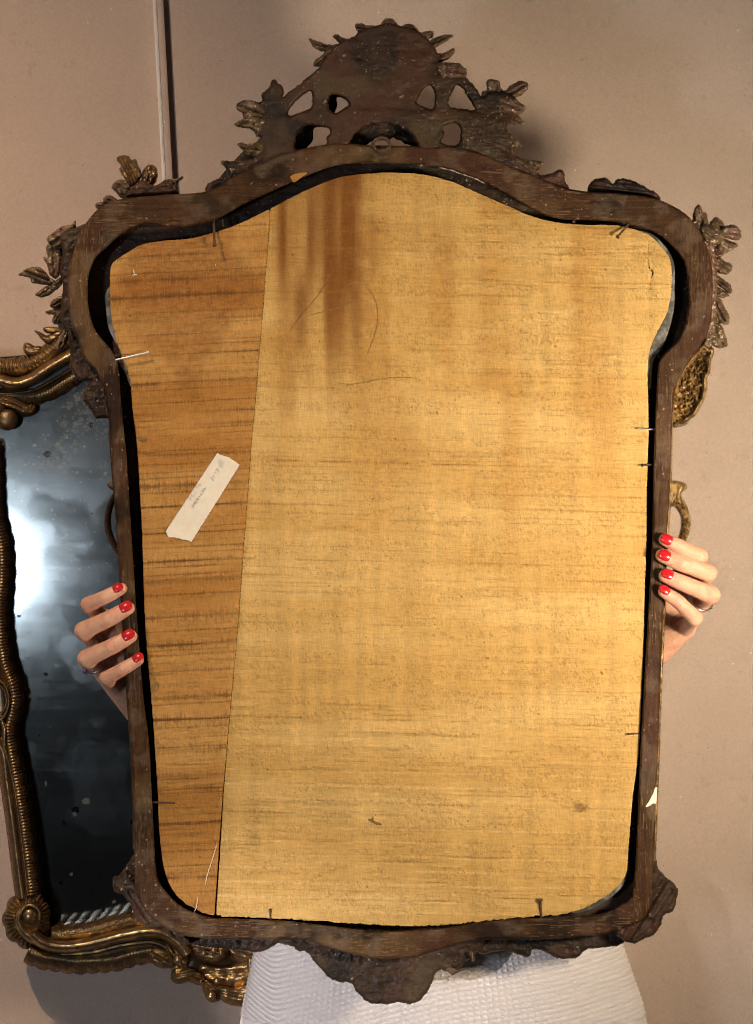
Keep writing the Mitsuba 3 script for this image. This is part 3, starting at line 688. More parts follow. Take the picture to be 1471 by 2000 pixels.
def crest_disp(v, d):
    # the middle board stands nearer; a step runs along the lower band
    x, y = v[:, 0], v[:, 1]
    band = 0.0022 / (1 + np.exp(-(y - (214 + 0.0009 * (x - 745)**2 * 0.35)) / 2.5))
    return 0.004 * np.clip((np.abs(x - 760) - 90) / 160, 0, 1) - band


part(hm, 'crest', pillow(ragged(cr, 1.7, 3), 0.004, 0.028, 0.0040, 6, 2.2, 0.0022, 0.035, 5, disp=crest_disp), 'carved_wood', 'pierced carved crest')
fr = poly([(430, 372), (470, 300), (500, 290), (560, 240), (600, 170), (640, 120), (700, 80), (760, 62), (820, 80), (850, 130), (880, 160), (915, 185), (960, 200), (985, 260), (1000, 300), (1060, 345), (1090, 375), (745, 305)], 5)
for h in (H1, [(658, 190), (672, 193), (681, 204), (668, 214), (654, 221), (659, 206)], H3, H4, [(614, 250), (641, 250), (646, 259), (637, 269), (640, 279), (628, 288), (600, 290), (611, 274)], H6,
          [(712, 290), (722, 279), (728, 275), (735, 274), (758, 274), (768, 268), (775, 273), (784, 274), (790, 281), (800, 283), (806, 292), (750, 298)]):
    fr = fr.difference(poly(h, 3))
part(hm, 'crest_front', pillow(fr, 0.030, 0.050, 0.003, 8, 4.0, 0.002, 0.05, 8), 'carved_wood')

# leaves of the crest and of the side sprays: (outline, depth of the front, thickness)
leafs = [
    ([(622, 131), (612, 129), (614, 120), (634, 102), (655, 88), (668, 84), (650, 112), (636, 124)], 0.010), ([(634, 102), (614, 93), (603, 76), (619, 80), (644, 87), (664, 86), (650, 98)], 0.016),
    ([(664, 84), (650, 71), (658, 66), (675, 75), (690, 76), (680, 86)], 0.016), ([(701, 66), (694, 48), (707, 45), (717, 49), (732, 50), (738, 62), (715, 68)], 0.014),
    ([(742, 58), (748, 41), (760, 36), (771, 40), (782, 54), (778, 66), (750, 66)], 0.012), ([(786, 60), (788, 49), (800, 46), (813, 52), (817, 62), (800, 68)], 0.015),
    ([(812, 62), (830, 62), (839, 59), (848, 62), (844, 73), (828, 78), (812, 74)], 0.016), ([(838, 82), (850, 72), (863, 69), (881, 68), (885, 72), (863, 86), (847, 96), (834, 94)], 0.014),
    ([(834, 98), (850, 102), (866, 103), (880, 96), (888, 93), (886, 106), (868, 119), (852, 122), (838, 112)], 0.012), ([(852, 126), (862, 121), (880, 122), (896, 124), (910, 134), (912, 150), (896, 152), (878, 152), (860, 150)], 0.001),
    ([(553, 190), (554, 178), (551, 168), (544, 162), (538, 153), (531, 158), (525, 171), (512, 184), (514, 198), (535, 204)], 0.012), ([(476, 231), (474, 221), (466, 216), (461, 205), (472, 198), (487, 195), (506, 202), (520, 218), (500, 236)], 0.008),
    ([(458, 242), (469, 235), (492, 226), (520, 235), (515, 252), (502, 267), (494, 254), (481, 250), (464, 248)], 0.006), ([(464, 282), (470, 278), (484, 282), (505, 278), (516, 290), (500, 304), (481, 301), (472, 291)], 0.003),
    ([(432, 316), (442, 314), (457, 316), (478, 314), (480, 328), (452, 342), (443, 333)], 0.008), ([(404, 361), (419, 352), (440, 346), (448, 352), (424, 364), (408, 368)], 0.012),
    ([(941, 180), (950, 174), (951, 157), (959, 155), (975, 159), (979, 172), (985, 182), (965, 194), (944, 190)], 0.013), ([(984, 180), (990, 175), (1000, 164), (1016, 158), (1029, 161), (1032, 171), (1027, 180), (1013, 189), (1000, 196)], 0.015),
    ([(975, 190), (1000, 190), (1016, 200), (1026, 208), (1024, 218), (1013, 225), (992, 222), (970, 212)], 0.008), ([(975, 216), (1000, 222), (1014, 226), (1026, 238), (1022, 243), (993, 242), (975, 238)], 0.011),
    ([(968, 235), (985, 246), (992, 256), (1000, 266), (1012, 273), (1019, 284), (1012, 290), (998, 288), (984, 272), (968, 252)], 0.008), ([(990, 278), (1002, 292), (1009, 303), (1022, 311), (1040, 313), (1063, 316), (1057, 328), (1048, 340), (1030, 334), (1006, 316)], 0.006),
    ([(1040, 345), (1056, 343), (1078, 338), (1091, 330), (1101, 336), (1104, 353), (1112, 368), (1095, 368), (1066, 356)], 0.009),
    # top left spray
    ([(252, 362), (240, 345), (233, 329), (237, 324), (229, 314), (231, 306), (245, 303), (258, 311), (264, 310), (270, 321), (276, 346), (266, 362)], 0.036), ([(276, 346), (281, 328), (294, 321), (305, 326), (308, 341), (303, 358), (290, 366), (276, 360)], 0.036),
    ([(217, 365), (224, 355), (233, 350), (250, 354), (256, 366), (246, 384), (236, 386), (226, 376)], 0.034), ([(201, 387), (209, 381), (220, 383), (230, 390), (226, 400), (206, 398)], 0.030), ([(187, 399), (192, 395), (203, 394), (208, 402), (194, 410), (186, 405)], 0.030),
    ([(318, 356), (326, 350), (340, 349), (357, 344), (358, 347), (346, 360), (349, 378), (330, 376)], 0.034),
    # left sprays
    ([(165, 436), (150, 444), (149, 434), (146, 429), (141, 436), (128, 440), (118, 444), (104, 453), (93, 463), (95, 477), (110, 490), (128, 480), (150, 460)], 0.030), ([(95, 475), (90, 490), (93, 504), (84, 501), (93, 518), (97, 536), (112, 545), (122, 520), (122, 490), (112, 472)], 0.034),
    ([(36, 535), (52, 524), (69, 521), (85, 526), (96, 540), (110, 552), (92, 557), (62, 552), (58, 543), (40, 539)], 0.038), ([(69, 575), (82, 563), (97, 556), (118, 542), (124, 552), (113, 564), (98, 576), (81, 581)], 0.036),
    ([(97, 596), (106, 583), (126, 573), (132, 588), (118, 598), (106, 602)], 0.032), ([(88, 609), (102, 604), (120, 596), (122, 606), (110, 614), (99, 615)], 0.034), ([(101, 627), (108, 611), (123, 604), (124, 622), (112, 634)], 0.030),
    ([(112, 668), (118, 654), (130, 640), (135, 654), (130, 672), (122, 683), (112, 682)], 0.028), ([(114, 626), (124, 621), (133, 630), (136, 642), (124, 648), (114, 640)], 0.034),
    # right sprays
    ([(1354, 428), (1355, 411), (1363, 399), (1370, 404), (1374, 415), (1378, 414), (1384, 432), (1380, 446), (1362, 446)], 0.020), ([(1386, 438), (1396, 424), (1406, 427), (1413, 435), (1411, 447), (1396, 452)], 0.026),
    ([(1400, 448), (1408, 445), (1424, 440), (1439, 441), (1448, 455), (1446, 465), (1437, 469), (1419, 466), (1400, 462)], 0.022), ([(1370, 440), (1390, 438), (1408, 450), (1416, 464), (1404, 476), (1386, 478), (1370, 462)], 0.014),
    ([(1396, 470), (1412, 466), (1437, 474), (1441, 481), (1426, 490), (1415, 496), (1404, 486)], 0.026), ([(1394, 486), (1406, 478), (1414, 484), (1417, 492), (1409, 502), (1399, 498)], 0.022),
    ([(1388, 498), (1404, 502), (1418, 510), (1430, 518), (1430, 528), (1419, 536), (1403, 533), (1388, 518)], 0.024), ([(1390, 536), (1402, 538), (1414, 546), (1427, 557), (1431, 566), (1426, 574), (1410, 562), (1394, 552)], 0.026),
    ([(1390, 556), (1406, 562), (1424, 572), (1424, 579), (1400, 580), (1390, 570)], 0.024), ([(1388, 582), (1406, 583), (1419, 604), (1426, 622), (1422, 632), (1409, 632), (1392, 622)], 0.022),
    ([(1386, 636), (1394, 628), (1408, 634), (1416, 650), (1422, 671), (1419, 678), (1403, 680), (1388, 672), (1381, 654)], 0.020),
]
for i, (q, y) in enumerate(leafs):
    gilt = y in (0.036,) and i < 26
    part(hm, 'leaf', pillow(ragged(poly(q, 2.5), 1.5, i), y - 0.002, y + 0.013, 0.0075, 8, 1.7, 0.0032, 0.10, i + 1, cut=0.7, rib=0.0024, ribs=(0, 3, 0, 4)[i % 4]), 'tarnished_gold' if gilt else 'carved_leaf')

# shaped blocks behind the sprays, shells, corners and apron
blocks = [
    ('shell', [(237, 390), (257, 365), (278, 351), (286, 353), (298, 360), (308, 360), (327, 350), (337, 360), (349, 380), (345, 400), (250, 405)], 0.014, 'carved_wood', 5), ('block', [(118, 456), (150, 444), (165, 436), (180, 430), (160, 480), (146, 520), (145, 600), (158, 660), (134, 655), (118, 625), (118, 598), (123, 560), (116, 530), (122, 490)], 0.020, 'carved_wood', 0),
    ('block', [(133, 640), (151, 660), (180, 705), (205, 740), (220, 815), (206, 816), (188, 817), (181, 804), (171, 794), (162, 778), (165, 760), (176, 745), (154, 742), (138, 721), (137, 691)], 0.016, 'carved_wood', 0),
    ('shell', [(1146, 376), (1152, 360), (1163, 350), (1178, 347), (1189, 352), (1196, 358), (1206, 350), (1219, 348), (1240, 353), (1253, 361), (1276, 373), (1289, 386), (1280, 400), (1150, 392)], 0.010, 'carved_wood', 6),
    ('block', [(1352, 430), (1376, 440), (1396, 478), (1402, 560), (1400, 640), (1390, 680), (1366, 690), (1378, 640), (1382, 560), (1374, 490)], 0.018, 'carved_leaf', 0),
    ('corner', [(262, 1668), (249, 1687), (234, 1708), (221, 1713), (220, 1720), (223, 1741), (239, 1747), (246, 1754), (257, 1770), (262, 1787), (273, 1803), (291, 1811), (321, 1813), (332, 1830), (370, 1840), (300, 1700), (275, 1660)], 0.010, 'carved_wood', 4),
    ('corner', [(1276, 1676), (1286, 1692), (1291, 1702), (1300, 1713), (1316, 1726), (1324, 1740), (1322, 1757), (1316, 1779), (1301, 1785), (1294, 1794), (1293, 1805), (1277, 1826), (1259, 1832), (1244, 1841), (1231, 1841), (1216, 1836), (1200, 1810), (1255, 1740)], 0.006, 'carved_wood', 5),
    ('apron', [(545, 1828), (560, 1845), (573, 1850), (580, 1856), (599, 1860), (609, 1871), (627, 1892), (637, 1905), (658, 1917), (686, 1922), (695, 1936), (713, 1954), (731, 1961), (764, 1961), (780, 1957), (800, 1962), (806, 1961), (820, 1954), (837, 1935), (845, 1919), (851, 1902), (861, 1894), (880, 1898), (900, 1888), (912, 1876), (926, 1866), (950, 1828)], 0.022, 'carved_wood', 0),
    ('moulding', [(320, 1812), (345, 1832), (380, 1846), (404, 1850), (440, 1853), (480, 1857), (500, 1861), (516, 1857), (530, 1850), (545, 1843), (575, 1848), (640, 1862), (740, 1885), (850, 1875), (925, 1858), (945, 1864), (970, 1858), (1001, 1861), (1032, 1870), (1040, 1856), (1052, 1855), (1071, 1862), (1080, 1869), (1106, 1873), (1130, 1869), (1138, 1860), (1149, 1854), (1169, 1852), (1190, 1849), (1213, 1845), (1225, 1832), (1230, 1800), (745, 1800)], 0.030, 'carved_wood', 0),
]
for i, (n_, q, y, mt, rb) in enumerate(blocks):
    dom = 0.004 if n_ in ('apron', 'moulding') else 0.006
    part(hm, n_, pillow(ragged(poly(q, 3), 1.8, i), y, y + 0.018, dom, 7, 2.2, 0.0024, 0.055, 20 + i, cut=0.6, rib=0.0020 if rb else 0, ribs=rb), mt)
# broken ends of the apron, netted shell on the right, side loops
part(hm, 'splinter', pillow(poly([(868, 1893), (880, 1888), (892, 1893), (907, 1889), (907, 1894), (890, 1902), (884, 1906), (876, 1899)], 2), 0.016, 0.026, 0.002, 3, 1.6, 0.001, 0.1, 3), 'carved_leaf')
part(hm, 'splinter', pillow(poly([(914, 1862), (920, 1858), (926, 1866), (927, 1876), (921, 1879), (919, 1870)], 2), 0.016, 0.026, 0.002, 3, 1.6, 0.001, 0.1, 3), 'carved_leaf')
part(hm, 'chip', pillow(poly([(1282.5, 1537), (1275, 1550), (1267, 1566), (1261, 1576), (1268, 1575), (1275, 1570), (1282, 1569)], 2), -0.0004, 0.01, 0.0004, 2, 1.6), 'gesso', 'white chip of bare gesso')
part(hm, 'chip', pillow(poly([(567, 345), (575, 340), (592, 337), (600, 338), (588, 347), (575, 356), (570, 352)], 2), -0.0003, 0.01, 0.0003, 2, 1.6), 'red_plank', 'orange chip of bare wood')


edge_line = catmull([(858, 327), (883, 333), (905, 341), (928, 349), (946, 358)], False, 2)
wid = 2.2 * np.clip(nnoise(np.column_stack([edge_line * 0.16, edge_line[:, 0] * 0]), 5) - 0.12, 0.12, 1)
part(hm, 'chip', pillow(Polygon(np.vstack([edge_line + [0.4, 0.8], (edge_line - np.column_stack([-0.35 * wid, wid]))[::-1]])).buffer(0.2), -0.0003, 0.004, 0.0003, 1.5, 1.2), 'old_gesso', 'broken line of pale gesso along the inner edge')


def net(v, d):
    p3 = np.column_stack([v * 0.16, np.zeros(len(v))])
    a_ = np.abs(nnoise(p3, 4) - 0.5) + np.abs(nnoise(p3 * 1.3 + 9, 5) - 0.5)
    return np.clip(0.012 * (a_ - 0.12), -0.002, 0.006) * np.clip((d - 6) / 4, 0, 1) + 0.004 * np.clip((d - 6) / 4, 0, 1)


J = [(1372, 672), (1385, 679), (1394, 679), (1395, 691), (1390, 704), (1388, 727), (1382, 738), (1382, 758), (1377, 779), (1370, 792), (1359, 811), (1346, 821), (1336, 829), (1322, 834), (1312, 832), (1308, 800), (1314, 760), (1335, 715)]
part(hm, 'netted_shell', pillow(poly(J, 3), 0.012, 0.034, 0.005, 6, 1.7, 0.001, 0.06, 7, disp=net), 'worn_gilt', 'netted gilt shell')
part(hm, 'leaf', pillow(poly([(1318, 824), (1330, 826), (1345, 818), (1346, 824), (1338, 831), (1322, 835), (1313, 834)], 2), 0.010, 0.022, 0.003, 4, 1.8, 0.001), 'carved_leaf')


def loop(spine, w, y, mt):
    return part(hm, 'loop', sweep(spine, w, w, lambda t, a, s: 0.007 * np.sqrt(np.maximum(0, 1 - t * t)) + 0.001 * np.sin(a * 0.9 + 5 * t), y, 0.004), mt)


loop([(1310, 975), (1324, 980), (1335, 996), (1340, 1015), (1339, 1035), (1331, 1058), (1318, 1075)], [12, 11, 9, 9, 9, 8, 6], 0.034, 'worn_gilt')
part(hm, 'leaf', pillow(poly([(1306, 942), (1322, 939), (1339, 945), (1342, 954), (1331, 965), (1336, 985), (1316, 990), (1306, 985)], 2.5), 0.026, 0.042, 0.006, 8, 2, 0.0024, 0.09, 31, rib=0.0015, ribs=2), 'worn_gilt')
loop([(228, 960), (216, 984), (210, 1012), (212, 1038), (222, 1064), (234, 1084)], [4, 6, 6, 6, 6, 4], 0.034, 'carved_wood')
part(hm, 'leaf', pillow(poly([(209, 946), (217, 941), (226, 946), (226, 956), (216, 956)], 2), 0.030, 0.04, 0.004, 5, 2, 0.001), 'carved_leaf')
# worn outer lip of the right stile
lip = [(1312, 815), (1311, 860), (1310, 920), (1308, 980), (1304, 1040), (1299, 1120), (1297, 1190), (1294, 1270), (1291, 1340), (1288, 1410), (1286, 1480), (1283, 1560), (1280, 1640), (1278, 1680)]
part(hm, 'lip', sweep(lip, 3, 5, lambda t, a, s: 0.003 * np.sqrt(np.maximum(0, 1 - t * t)) + 0.0014 * (nnoise(np.stack([a * 0.12, t * 2, 0 * t], -1), 3) - 0.5), 0.010, 0.03), 'worn_gilt', 'worn gilt lip')
part(hm, 'lip', sweep([(214, 840), (220, 920), (227, 1000), (233, 1100), (240, 1200), (248, 1340), (255, 1450), (260, 1560), (262, 1660)], 2.5, 2.5, bead(0.002), 0.010, 0.03), 'carved_wood')

# pencil strokes on the wide plank
def stroke(parent, name, pts, w, y, mat, taper=True):
    c = catmull(pts, False, 2.0)
    k = len(c)
    ww = w * (np.clip(np.minimum(np.arange(k), np.arange(k)[::-1]) / max(2, 0.15 * k), 0.35, 1) if taper else np.ones(k))
    tan = np.gradient(c, axis=0)
    nor = np.stack([-tan[:, 1], tan[:, 0]], 1) / (np.linalg.norm(tan, axis=1, keepdims=True) + 1e-9)
    a_, b_ = c + nor * ww[:, None] / 2, c - nor * ww[:, None] / 2
    V = np.vstack([P(a_[:, 0], a_[:, 1], y), P(b_[:, 0], b_[:, 1], y)])
    i = np.arange(k - 1)
    F = np.vstack([np.stack([i, i + k, i + k + 1], 1), np.stack([i, i + k + 1, i + 1], 1)])
    return V, F


def strokes(parent, name, many, y, mat, label=None, single=False):
    if single:
        for one in many:
            strokes(parent, name, [one], y, mat)
        return
    V, F, n = [], [], 0
    for pts, w in many:
        v_, f_ = stroke(None, None, pts, w, y, mat)
        V.append(v_)
        F.append(f_ + n)
        n += len(v_)
    part(parent, name, trimesh.Trimesh(np.vstack(V), np.vstack(F), process=False), mat, label, smooth=False)


YP = YB - 0.0011
strokes(f'{hm}__backboard', 'pencil_mark', [([(564, 650), (580, 626), (602, 600), (622, 575), (634, 556), (642, 540), (644, 537), (634, 541), (620, 549)], 1.5),
        ([(598, 618), (622, 611), (648, 605), (668, 598), (687, 588)], 1.3), ([(661, 618), (661, 595), (668, 570), (680, 556), (694, 552), (710, 556), (726, 572), (735, 592), (738, 617), (735, 642), (725, 672), (713, 700)], 1.1),
        ([(653, 746), (672, 750), (690, 750), (712, 746), (745, 740), (776, 737), (805, 738), (826, 742)], 1.3)], YP, 'pencil')
strokes(f'{hm}__backboard', 'scratch', [([(261, 526), (262.5, 536)], 1.6), ([(258, 537), (268, 536)], 1.6), ([(420, 520), (421, 515)], 1.5)], YB - 0.0012, 'gesso', single=True)
strokes(f'{hm}__backboard', 'splinter', [([(424, 1646), (418, 1668), (411, 1690), (404, 1712), (401, 1730)], 0.9), ([(386, 1752), (384, 1770), (380, 1782), (382, 1795)], 0.8)], YB - 0.0016, 'gesso', single=True)
strokes(f'{hm}__backboard', 'smudge', [([(719, 1600), (727, 1604), (733, 1607), (746, 1611)], 5.0), ([(727, 1595), (729, 1603)], 4.0), ([(1173, 1312), (1178, 1317)], 4.0),
        ([(268, 854), (278, 858), (287, 857)], 5.0)], YP + 0.0001, 'smudge', single=True)

# ------------------------------------------------------------------ strip of tape with faint writing
tp = thing('tape_label', 'strip of pale paper tape with faint handwriting stuck on the left plank', 'label')
tq = np.array([(424.4, 884.5), (430.5, 888.5), (447, 893), (459, 901), (468.6, 907.6), (373.4, 1059), (370.7, 1056), (354.4, 1053), (339.4, 1049), (329, 1049.7), (323.8, 1037.4)])
tpg = Polygon(tq)


def lift(v, d):
    u = (v - [396, 972]) @ np.array([0.55, -0.83])
    return -0.0009 * np.clip((np.abs(u) - 62) / 25, 0, 1)**2 - 0.0003 * nfbm(np.column_stack([v * 0.06, v[:, 0] * 0]), 3, 2)


part(tp, 'tape', pillow(tpg, YB - 0.0006, YB + 0.0001, 0.0, 2, 3.0, disp=lift), 'paper_tape')
o = np.array([372.0, 985.0])
ux, uy = np.array([0.545, -0.838]), np.array([0.838, 0.545])   # along the tape, and down across it


def w2(pts, a0, b0, sc):
    return [tuple(o + ux * (a0 + sc * p_[0]) + uy * (b0 + sc * p_[1])) for p_ in pts]


glyph = {'2': [[(0, 2), (2, 0), (5, 1), (5, 4), (0, 10), (6, 10)]], '6': [[(5, 0), (1, 4), (0, 8), (3, 10), (6, 8), (5, 5), (1, 6)]], '/': [[(4, -2), (1, 12)]], '7': [[(0, 0), (6, 0), (3, 10)], [(1, 5), (5, 5)]],
         'A': [[(0, 10), (4, 0), (6, 10)], [(1, 6), (6, 6)]], 'M': [[(0, 10), (1, 0), (4, 6), (7, 0), (8, 10)]], 'B': [[(0, 0), (0, 10)], [(0, 0), (4, 1), (4, 4), (0, 5), (5, 6), (5, 9), (0, 10)]], 'R': [[(0, 10), (0, 0), (5, 1), (5, 4), (0, 5), (6, 10)]],
         'E': [[(6, 0), (0, 0), (0, 10), (6, 10)], [(0, 5), (4, 5)]], 'I': [[(2, 0), (2, 10)]], 'C': [[(6, 1), (2, 0), (0, 5), (2, 10), (6, 9)]], 'N': [[(0, 10), (0, 1), (5, 9), (6, 0)]], '1': [[(0, 3), (3, 0), (3, 10)]], 'L': [[(1, 0), (0, 10), (5, 10)]], ' ': []}


def write(text, a0, b0, sc, adv):
    out = []
    for ch in text:
        out += [(w2(g_, a0, b0, sc), 0.85) for g_ in glyph[ch]]
        a0 += adv
    return out


strokes(tp, 'writing', write('26/76', 7, -11, 0.78, 8.0) + write('AMERICAN', -3, 3.5, 0.62, 6.0) + write('2/12', 62, 4.5, 0.8, 6.8), YB - 0.0013, 'ink')

# ------------------------------------------------------------------ the person behind the mirror
pr = thing('person', 'person in a white waffle-knit dress with red nails holding the carved mirror', 'person')


def ball(c, r, n=20):
    return m3.Manifold.sphere(r, n).translate([float(x) for x in c])


def bones(chains):
    b = []
    for ch in chains:
        for (c0, r0), (c1, r1) in zip(ch[:-1], ch[1:]):
            b.append(m3.Manifold.batch_hull([ball(c0, r0), ball(c1, r1)]))
    return b


def smooth_man(man, length, it):
    man = man.refine_to_length(length)
    m = man.to_mesh()
    t_ = trimesh.Trimesh(m.vert_properties[:, :3], m.tri_verts, process=False)
    trimesh.smoothing.filter_taubin(t_, lamb=0.5, nu=0.52, iterations=it)
    return t_, m3.Manifold(m3.Mesh(np.asarray(t_.vertices, np.float32), np.asarray(t_.faces, np.uint32)))


def hand(F, wrist, thumb, fore):
    """F: four fingers, index first, each (mcp, pip, dip, tip) as (px, py, y) with radii in metres."""
    man = m3.Manifold()
    for mcp, pip, dip, tip, r in F:
        a_, b_, c_, d_ = P(*mcp), P(*pip), P(*dip), P(*tip)
        mid = (b_ + c_) / 2 + np.array([0, -0.0006, 0])
        man += m3.Manifold.batch_boolean(bones([[(a_, r * 1.22), ((a_ + b_) / 2, r * 1.02), (b_, r * 1.06), (mid, r * 0.95), (c_, r * 0.92), ((c_ * 0.45 + d_ * 0.55), r * 0.87), (d_, r * 0.77)]]), m3.OpType.Add)
    mc = [P(*f[0]) for f in F]
    w = P(*wrist)
    man += m3.Manifold.batch_hull([ball(mc[0], 0.0105), ball(mc[1], 0.0105), ball(mc[1] * 0.6 + w * 0.4, 0.0125), ball(w + [0, 0, 0.014], 0.014)])
    man += m3.Manifold.batch_hull([ball(mc[1], 0.0105), ball(mc[2], 0.0105), ball(w, 0.016)])
    man += m3.Manifold.batch_hull([ball(mc[2], 0.0105), ball(mc[3], 0.0095), ball(w, 0.016), ball(w + [0, 0, -0.010], 0.014)])
    man += m3.Manifold.batch_boolean(bones([[(w * 0.6 + mc[0] * 0.4, 0.015), (P(*thumb[0]), 0.0115), (P(*thumb[1]), 0.0095), (P(*thumb[2]), 0.008)]]), m3.OpType.Add)
    man += m3.Manifold.batch_hull([ball(w + [0, 0, 0.008], 0.017), ball(w + [0, 0, -0.008], 0.016), ball(fore, 0.026)])
    t_, _ = smooth_man(man, 0.0023, 8)
    m_ = m3.Manifold(m3.Mesh(np.asarray(t_.vertices, np.float32), np.asarray(t_.faces, np.uint32))).refine_to_length(0.00125).to_mesh()
    t_ = trimesh.Trimesh(m_.vert_properties[:, :3], m_.tri_verts, process=False)
    v, nn = np.array(t_.vertices), np.array(t_.vertex_normals)
    off = np.zeros(len(v))
    for mcp, pip, dip, tip, r in F:      # folds of skin over the knuckles
        for at, to, dep, cr in ((P(*dip), P(*tip), 0.00035, (-0.0016, 0.0002, 0.0018)), (P(*pip) * 0.9 + P(*dip) * 0.1, P(*dip), 0.0004, (-0.001, 0.0014, 0.0036))):
            ax = (to - at) / np.linalg.norm(to - at)
            q = v - at
            sx = q @ ax + 0.0005 * (nnoise(v * 260, 3) - 0.5)
            rad = np.linalg.norm(q - np.outer(q @ ax, ax), axis=1)
            near = np.clip((1.9 * r - rad) / (0.5 * r), 0, 1) * np.clip((-nn[:, 1] + 0.1) / 0.5, 0, 1)
            off -= dep * near * sum(np.exp(-((sx - c_) / 0.00075)**2) for c_ in cr)
            off += 0.6 * dep * near * np.exp(-(sx / 0.004)**2)
    t_.vertices = v + nn * off[:, None]
    return t_, m3.Manifold(m3.Mesh(np.asarray(t_.vertices, np.float32), np.asarray(t_.faces, np.uint32)))


RP = [0.0064, 0.0071, 0.0070, 0.0058]
LF = [((206, 1212, 0.046), (173, 1181, 0.004), (206, 1166, -0.0070), (237, 1150, -0.0066), 0.0068), ((196, 1262, 0.050), (163, 1232, 0.004), (214, 1208, -0.0078), (250, 1188, -0.0070), 0.0078),
      ((200, 1306, 0.050), (169, 1286, 0.004), (219, 1263, -0.0078), (255, 1243, -0.0070), 0.0077), ((226, 1343, 0.046), (209, 1324, 0.004), (240, 1307, -0.0062), (270, 1289, -0.0062), 0.0065)]
RF = [((1342, 1112, 0.052), (1367, 1086, 0.004), (1327, 1067, -0.0068), (1299, 1054, -0.0064), 0.0071), ((1352, 1148, 0.056), (1383, 1118, 0.004), (1332, 1101, -0.0078), (1294, 1085, -0.0070), 0.0079),
      ((1352, 1186, 0.056), (1389, 1162, 0.004), (1336, 1140, -0.0076), (1300, 1125, -0.0068), 0.0078), ((1338, 1228, 0.052), (1357, 1207, 0.004), (1324, 1174, -0.0060), (1297, 1156, -0.0060), 0.0067)]
arm = {'l': dict(w=(292, 1392, 0.076), th=[(300, 1300, 0.062), (312, 1240, 0.056), (318, 1195, 0.053)], el=(430, 1580, 0.20), sh=(400, 880, 0.17)),
       'r': dict(w=(1270, 1262, 0.080), th=[(1262, 1180, 0.066), (1250, 1120, 0.058), (1244, 1080, 0.054)], el=(1040, 1500, 0.21), sh=(1060, 880, 0.17))}
tl, hl = hand(LF, arm['l']['w'], arm['l']['th'], P(*arm['l']['w']) * 0.55 + P(*arm['l']['el']) * 0.45)
tr, hr = hand(RF, arm['r']['w'], arm['r']['th'], P(*arm['r']['w']) * 0.55 + P(*arm['r']['el']) * 0.45)
bod = []
for s_ in 'lr':
    w, e, sh = P(*arm[s_]['w']), P(*arm[s_]['el']), P(*arm[s_]['sh'])
    bod += bones([[(w * 0.55 + e * 0.45, 0.0265), (w * 0.25 + e * 0.75, 0.033), (e, 0.034), (e * 0.4 + sh * 0.6, 0.040), (sh, 0.046)]])
nk, hd = P(735, 800, 0.165), P(735, 560, 0.155)
bod += bones([[(P(400, 880, 0.17), 0.046), (P(735, 850, 0.17), 0.06), (P(1060, 880, 0.17), 0.046)], [(P(735, 850, 0.17), 0.058), (nk, 0.05), (hd + [0, 0, -0.05], 0.05)]])
bod.append(m3.Manifold.batch_hull([ball(hd + [0, 0.012, 0.035], 0.078), ball(hd + [0, -0.03, -0.02], 0.055), ball(hd + [0, -0.042, -0.075], 0.028), ball(hd + [0, -0.058, 0.03], 0.035)]))
bod.append(m3.Manifold.batch_hull([ball(hd + [0, -0.083, 0.012], 0.006), ball(hd + [0, -0.100, -0.024], 0.009), ball(hd + [0, -0.07, -0.03], 0.014)]))
for sx in (-1, 1):
    bod.append(m3.Manifold.batch_hull([ball(hd + [sx * 0.076, 0.012, 0.012], 0.012), ball(hd + [sx * 0.074, 0.006, -0.025], 0.008)]))
    bod.append(m3.Manifold.batch_hull([ball(hd + [sx * 0.045, -0.068, -0.012], 0.018), ball(hd + [sx * 0.02, -0.07, -0.05], 0.016)]))
bod.append(m3.Manifold.batch_hull([ball(P(520, 1050, 0.165), 0.07), ball(P(950, 1050, 0.165), 0.07), ball(P(620, 1560, 0.19), 0.045), ball(P(850, 1560, 0.19), 0.045)]))
for sx in (-1, 1):
    bod.append(m3.Manifold.batch_hull([ball(P(850 + sx * 140, 1800, 0.205), 0.047), ball(P(770 + sx * 60, 1640, 0.20), 0.045), ball(P(850 + sx * 140, 2300, 0.205), 0.047)]))
    bod.append(m3.Manifold.batch_hull([ball(P(850 + sx * 140, 2300, 0.205), 0.047), ball(P(850 + sx * 130, 2800, 0.17), 0.045)]))
    bod.append(m3.Manifold.batch_hull([ball(P(850 + sx * 130, 2800, 0.17), 0.045), ball(P(850 + sx * 128, 3050, 0.18), 0.05), ball(P(850 + sx * 125, 3600, 0.18), 0.034)]))
    bod.append(m3.Manifold.batch_hull([ball(P(850 + sx * 125, 3600, 0.18), 0.034), ball(P(850 + sx * 125, 3640, 0.20), 0.032), ball(P(850 + sx * 140, 3660, 0.06), 0.024)]))
_, body = smooth_man(m3.Manifold.batch_boolean(bod, m3.OpType.Add), 0.016, 6)
full = body + hl + hr
mm = full.to_mesh()
part(pr, 'body', trimesh.Trimesh(mm.vert_properties[:, :3], mm.tri_verts, process=False), 'skin', smooth=True)
hair = m3.Manifold.batch_hull([ball(hd + [0, 0.026, 0.045], 0.084), ball(hd + [0, 0.06, -0.06], 0.05)]) - m3.Manifold.cube([0.2, 0.12, 0.2], True).translate([float(x) for x in hd + [0, -0.085, -0.03]])
ht, _ = smooth_man(hair, 0.012, 6)
part(pr, 'hair', ht, 'brown_hair', smooth=True)


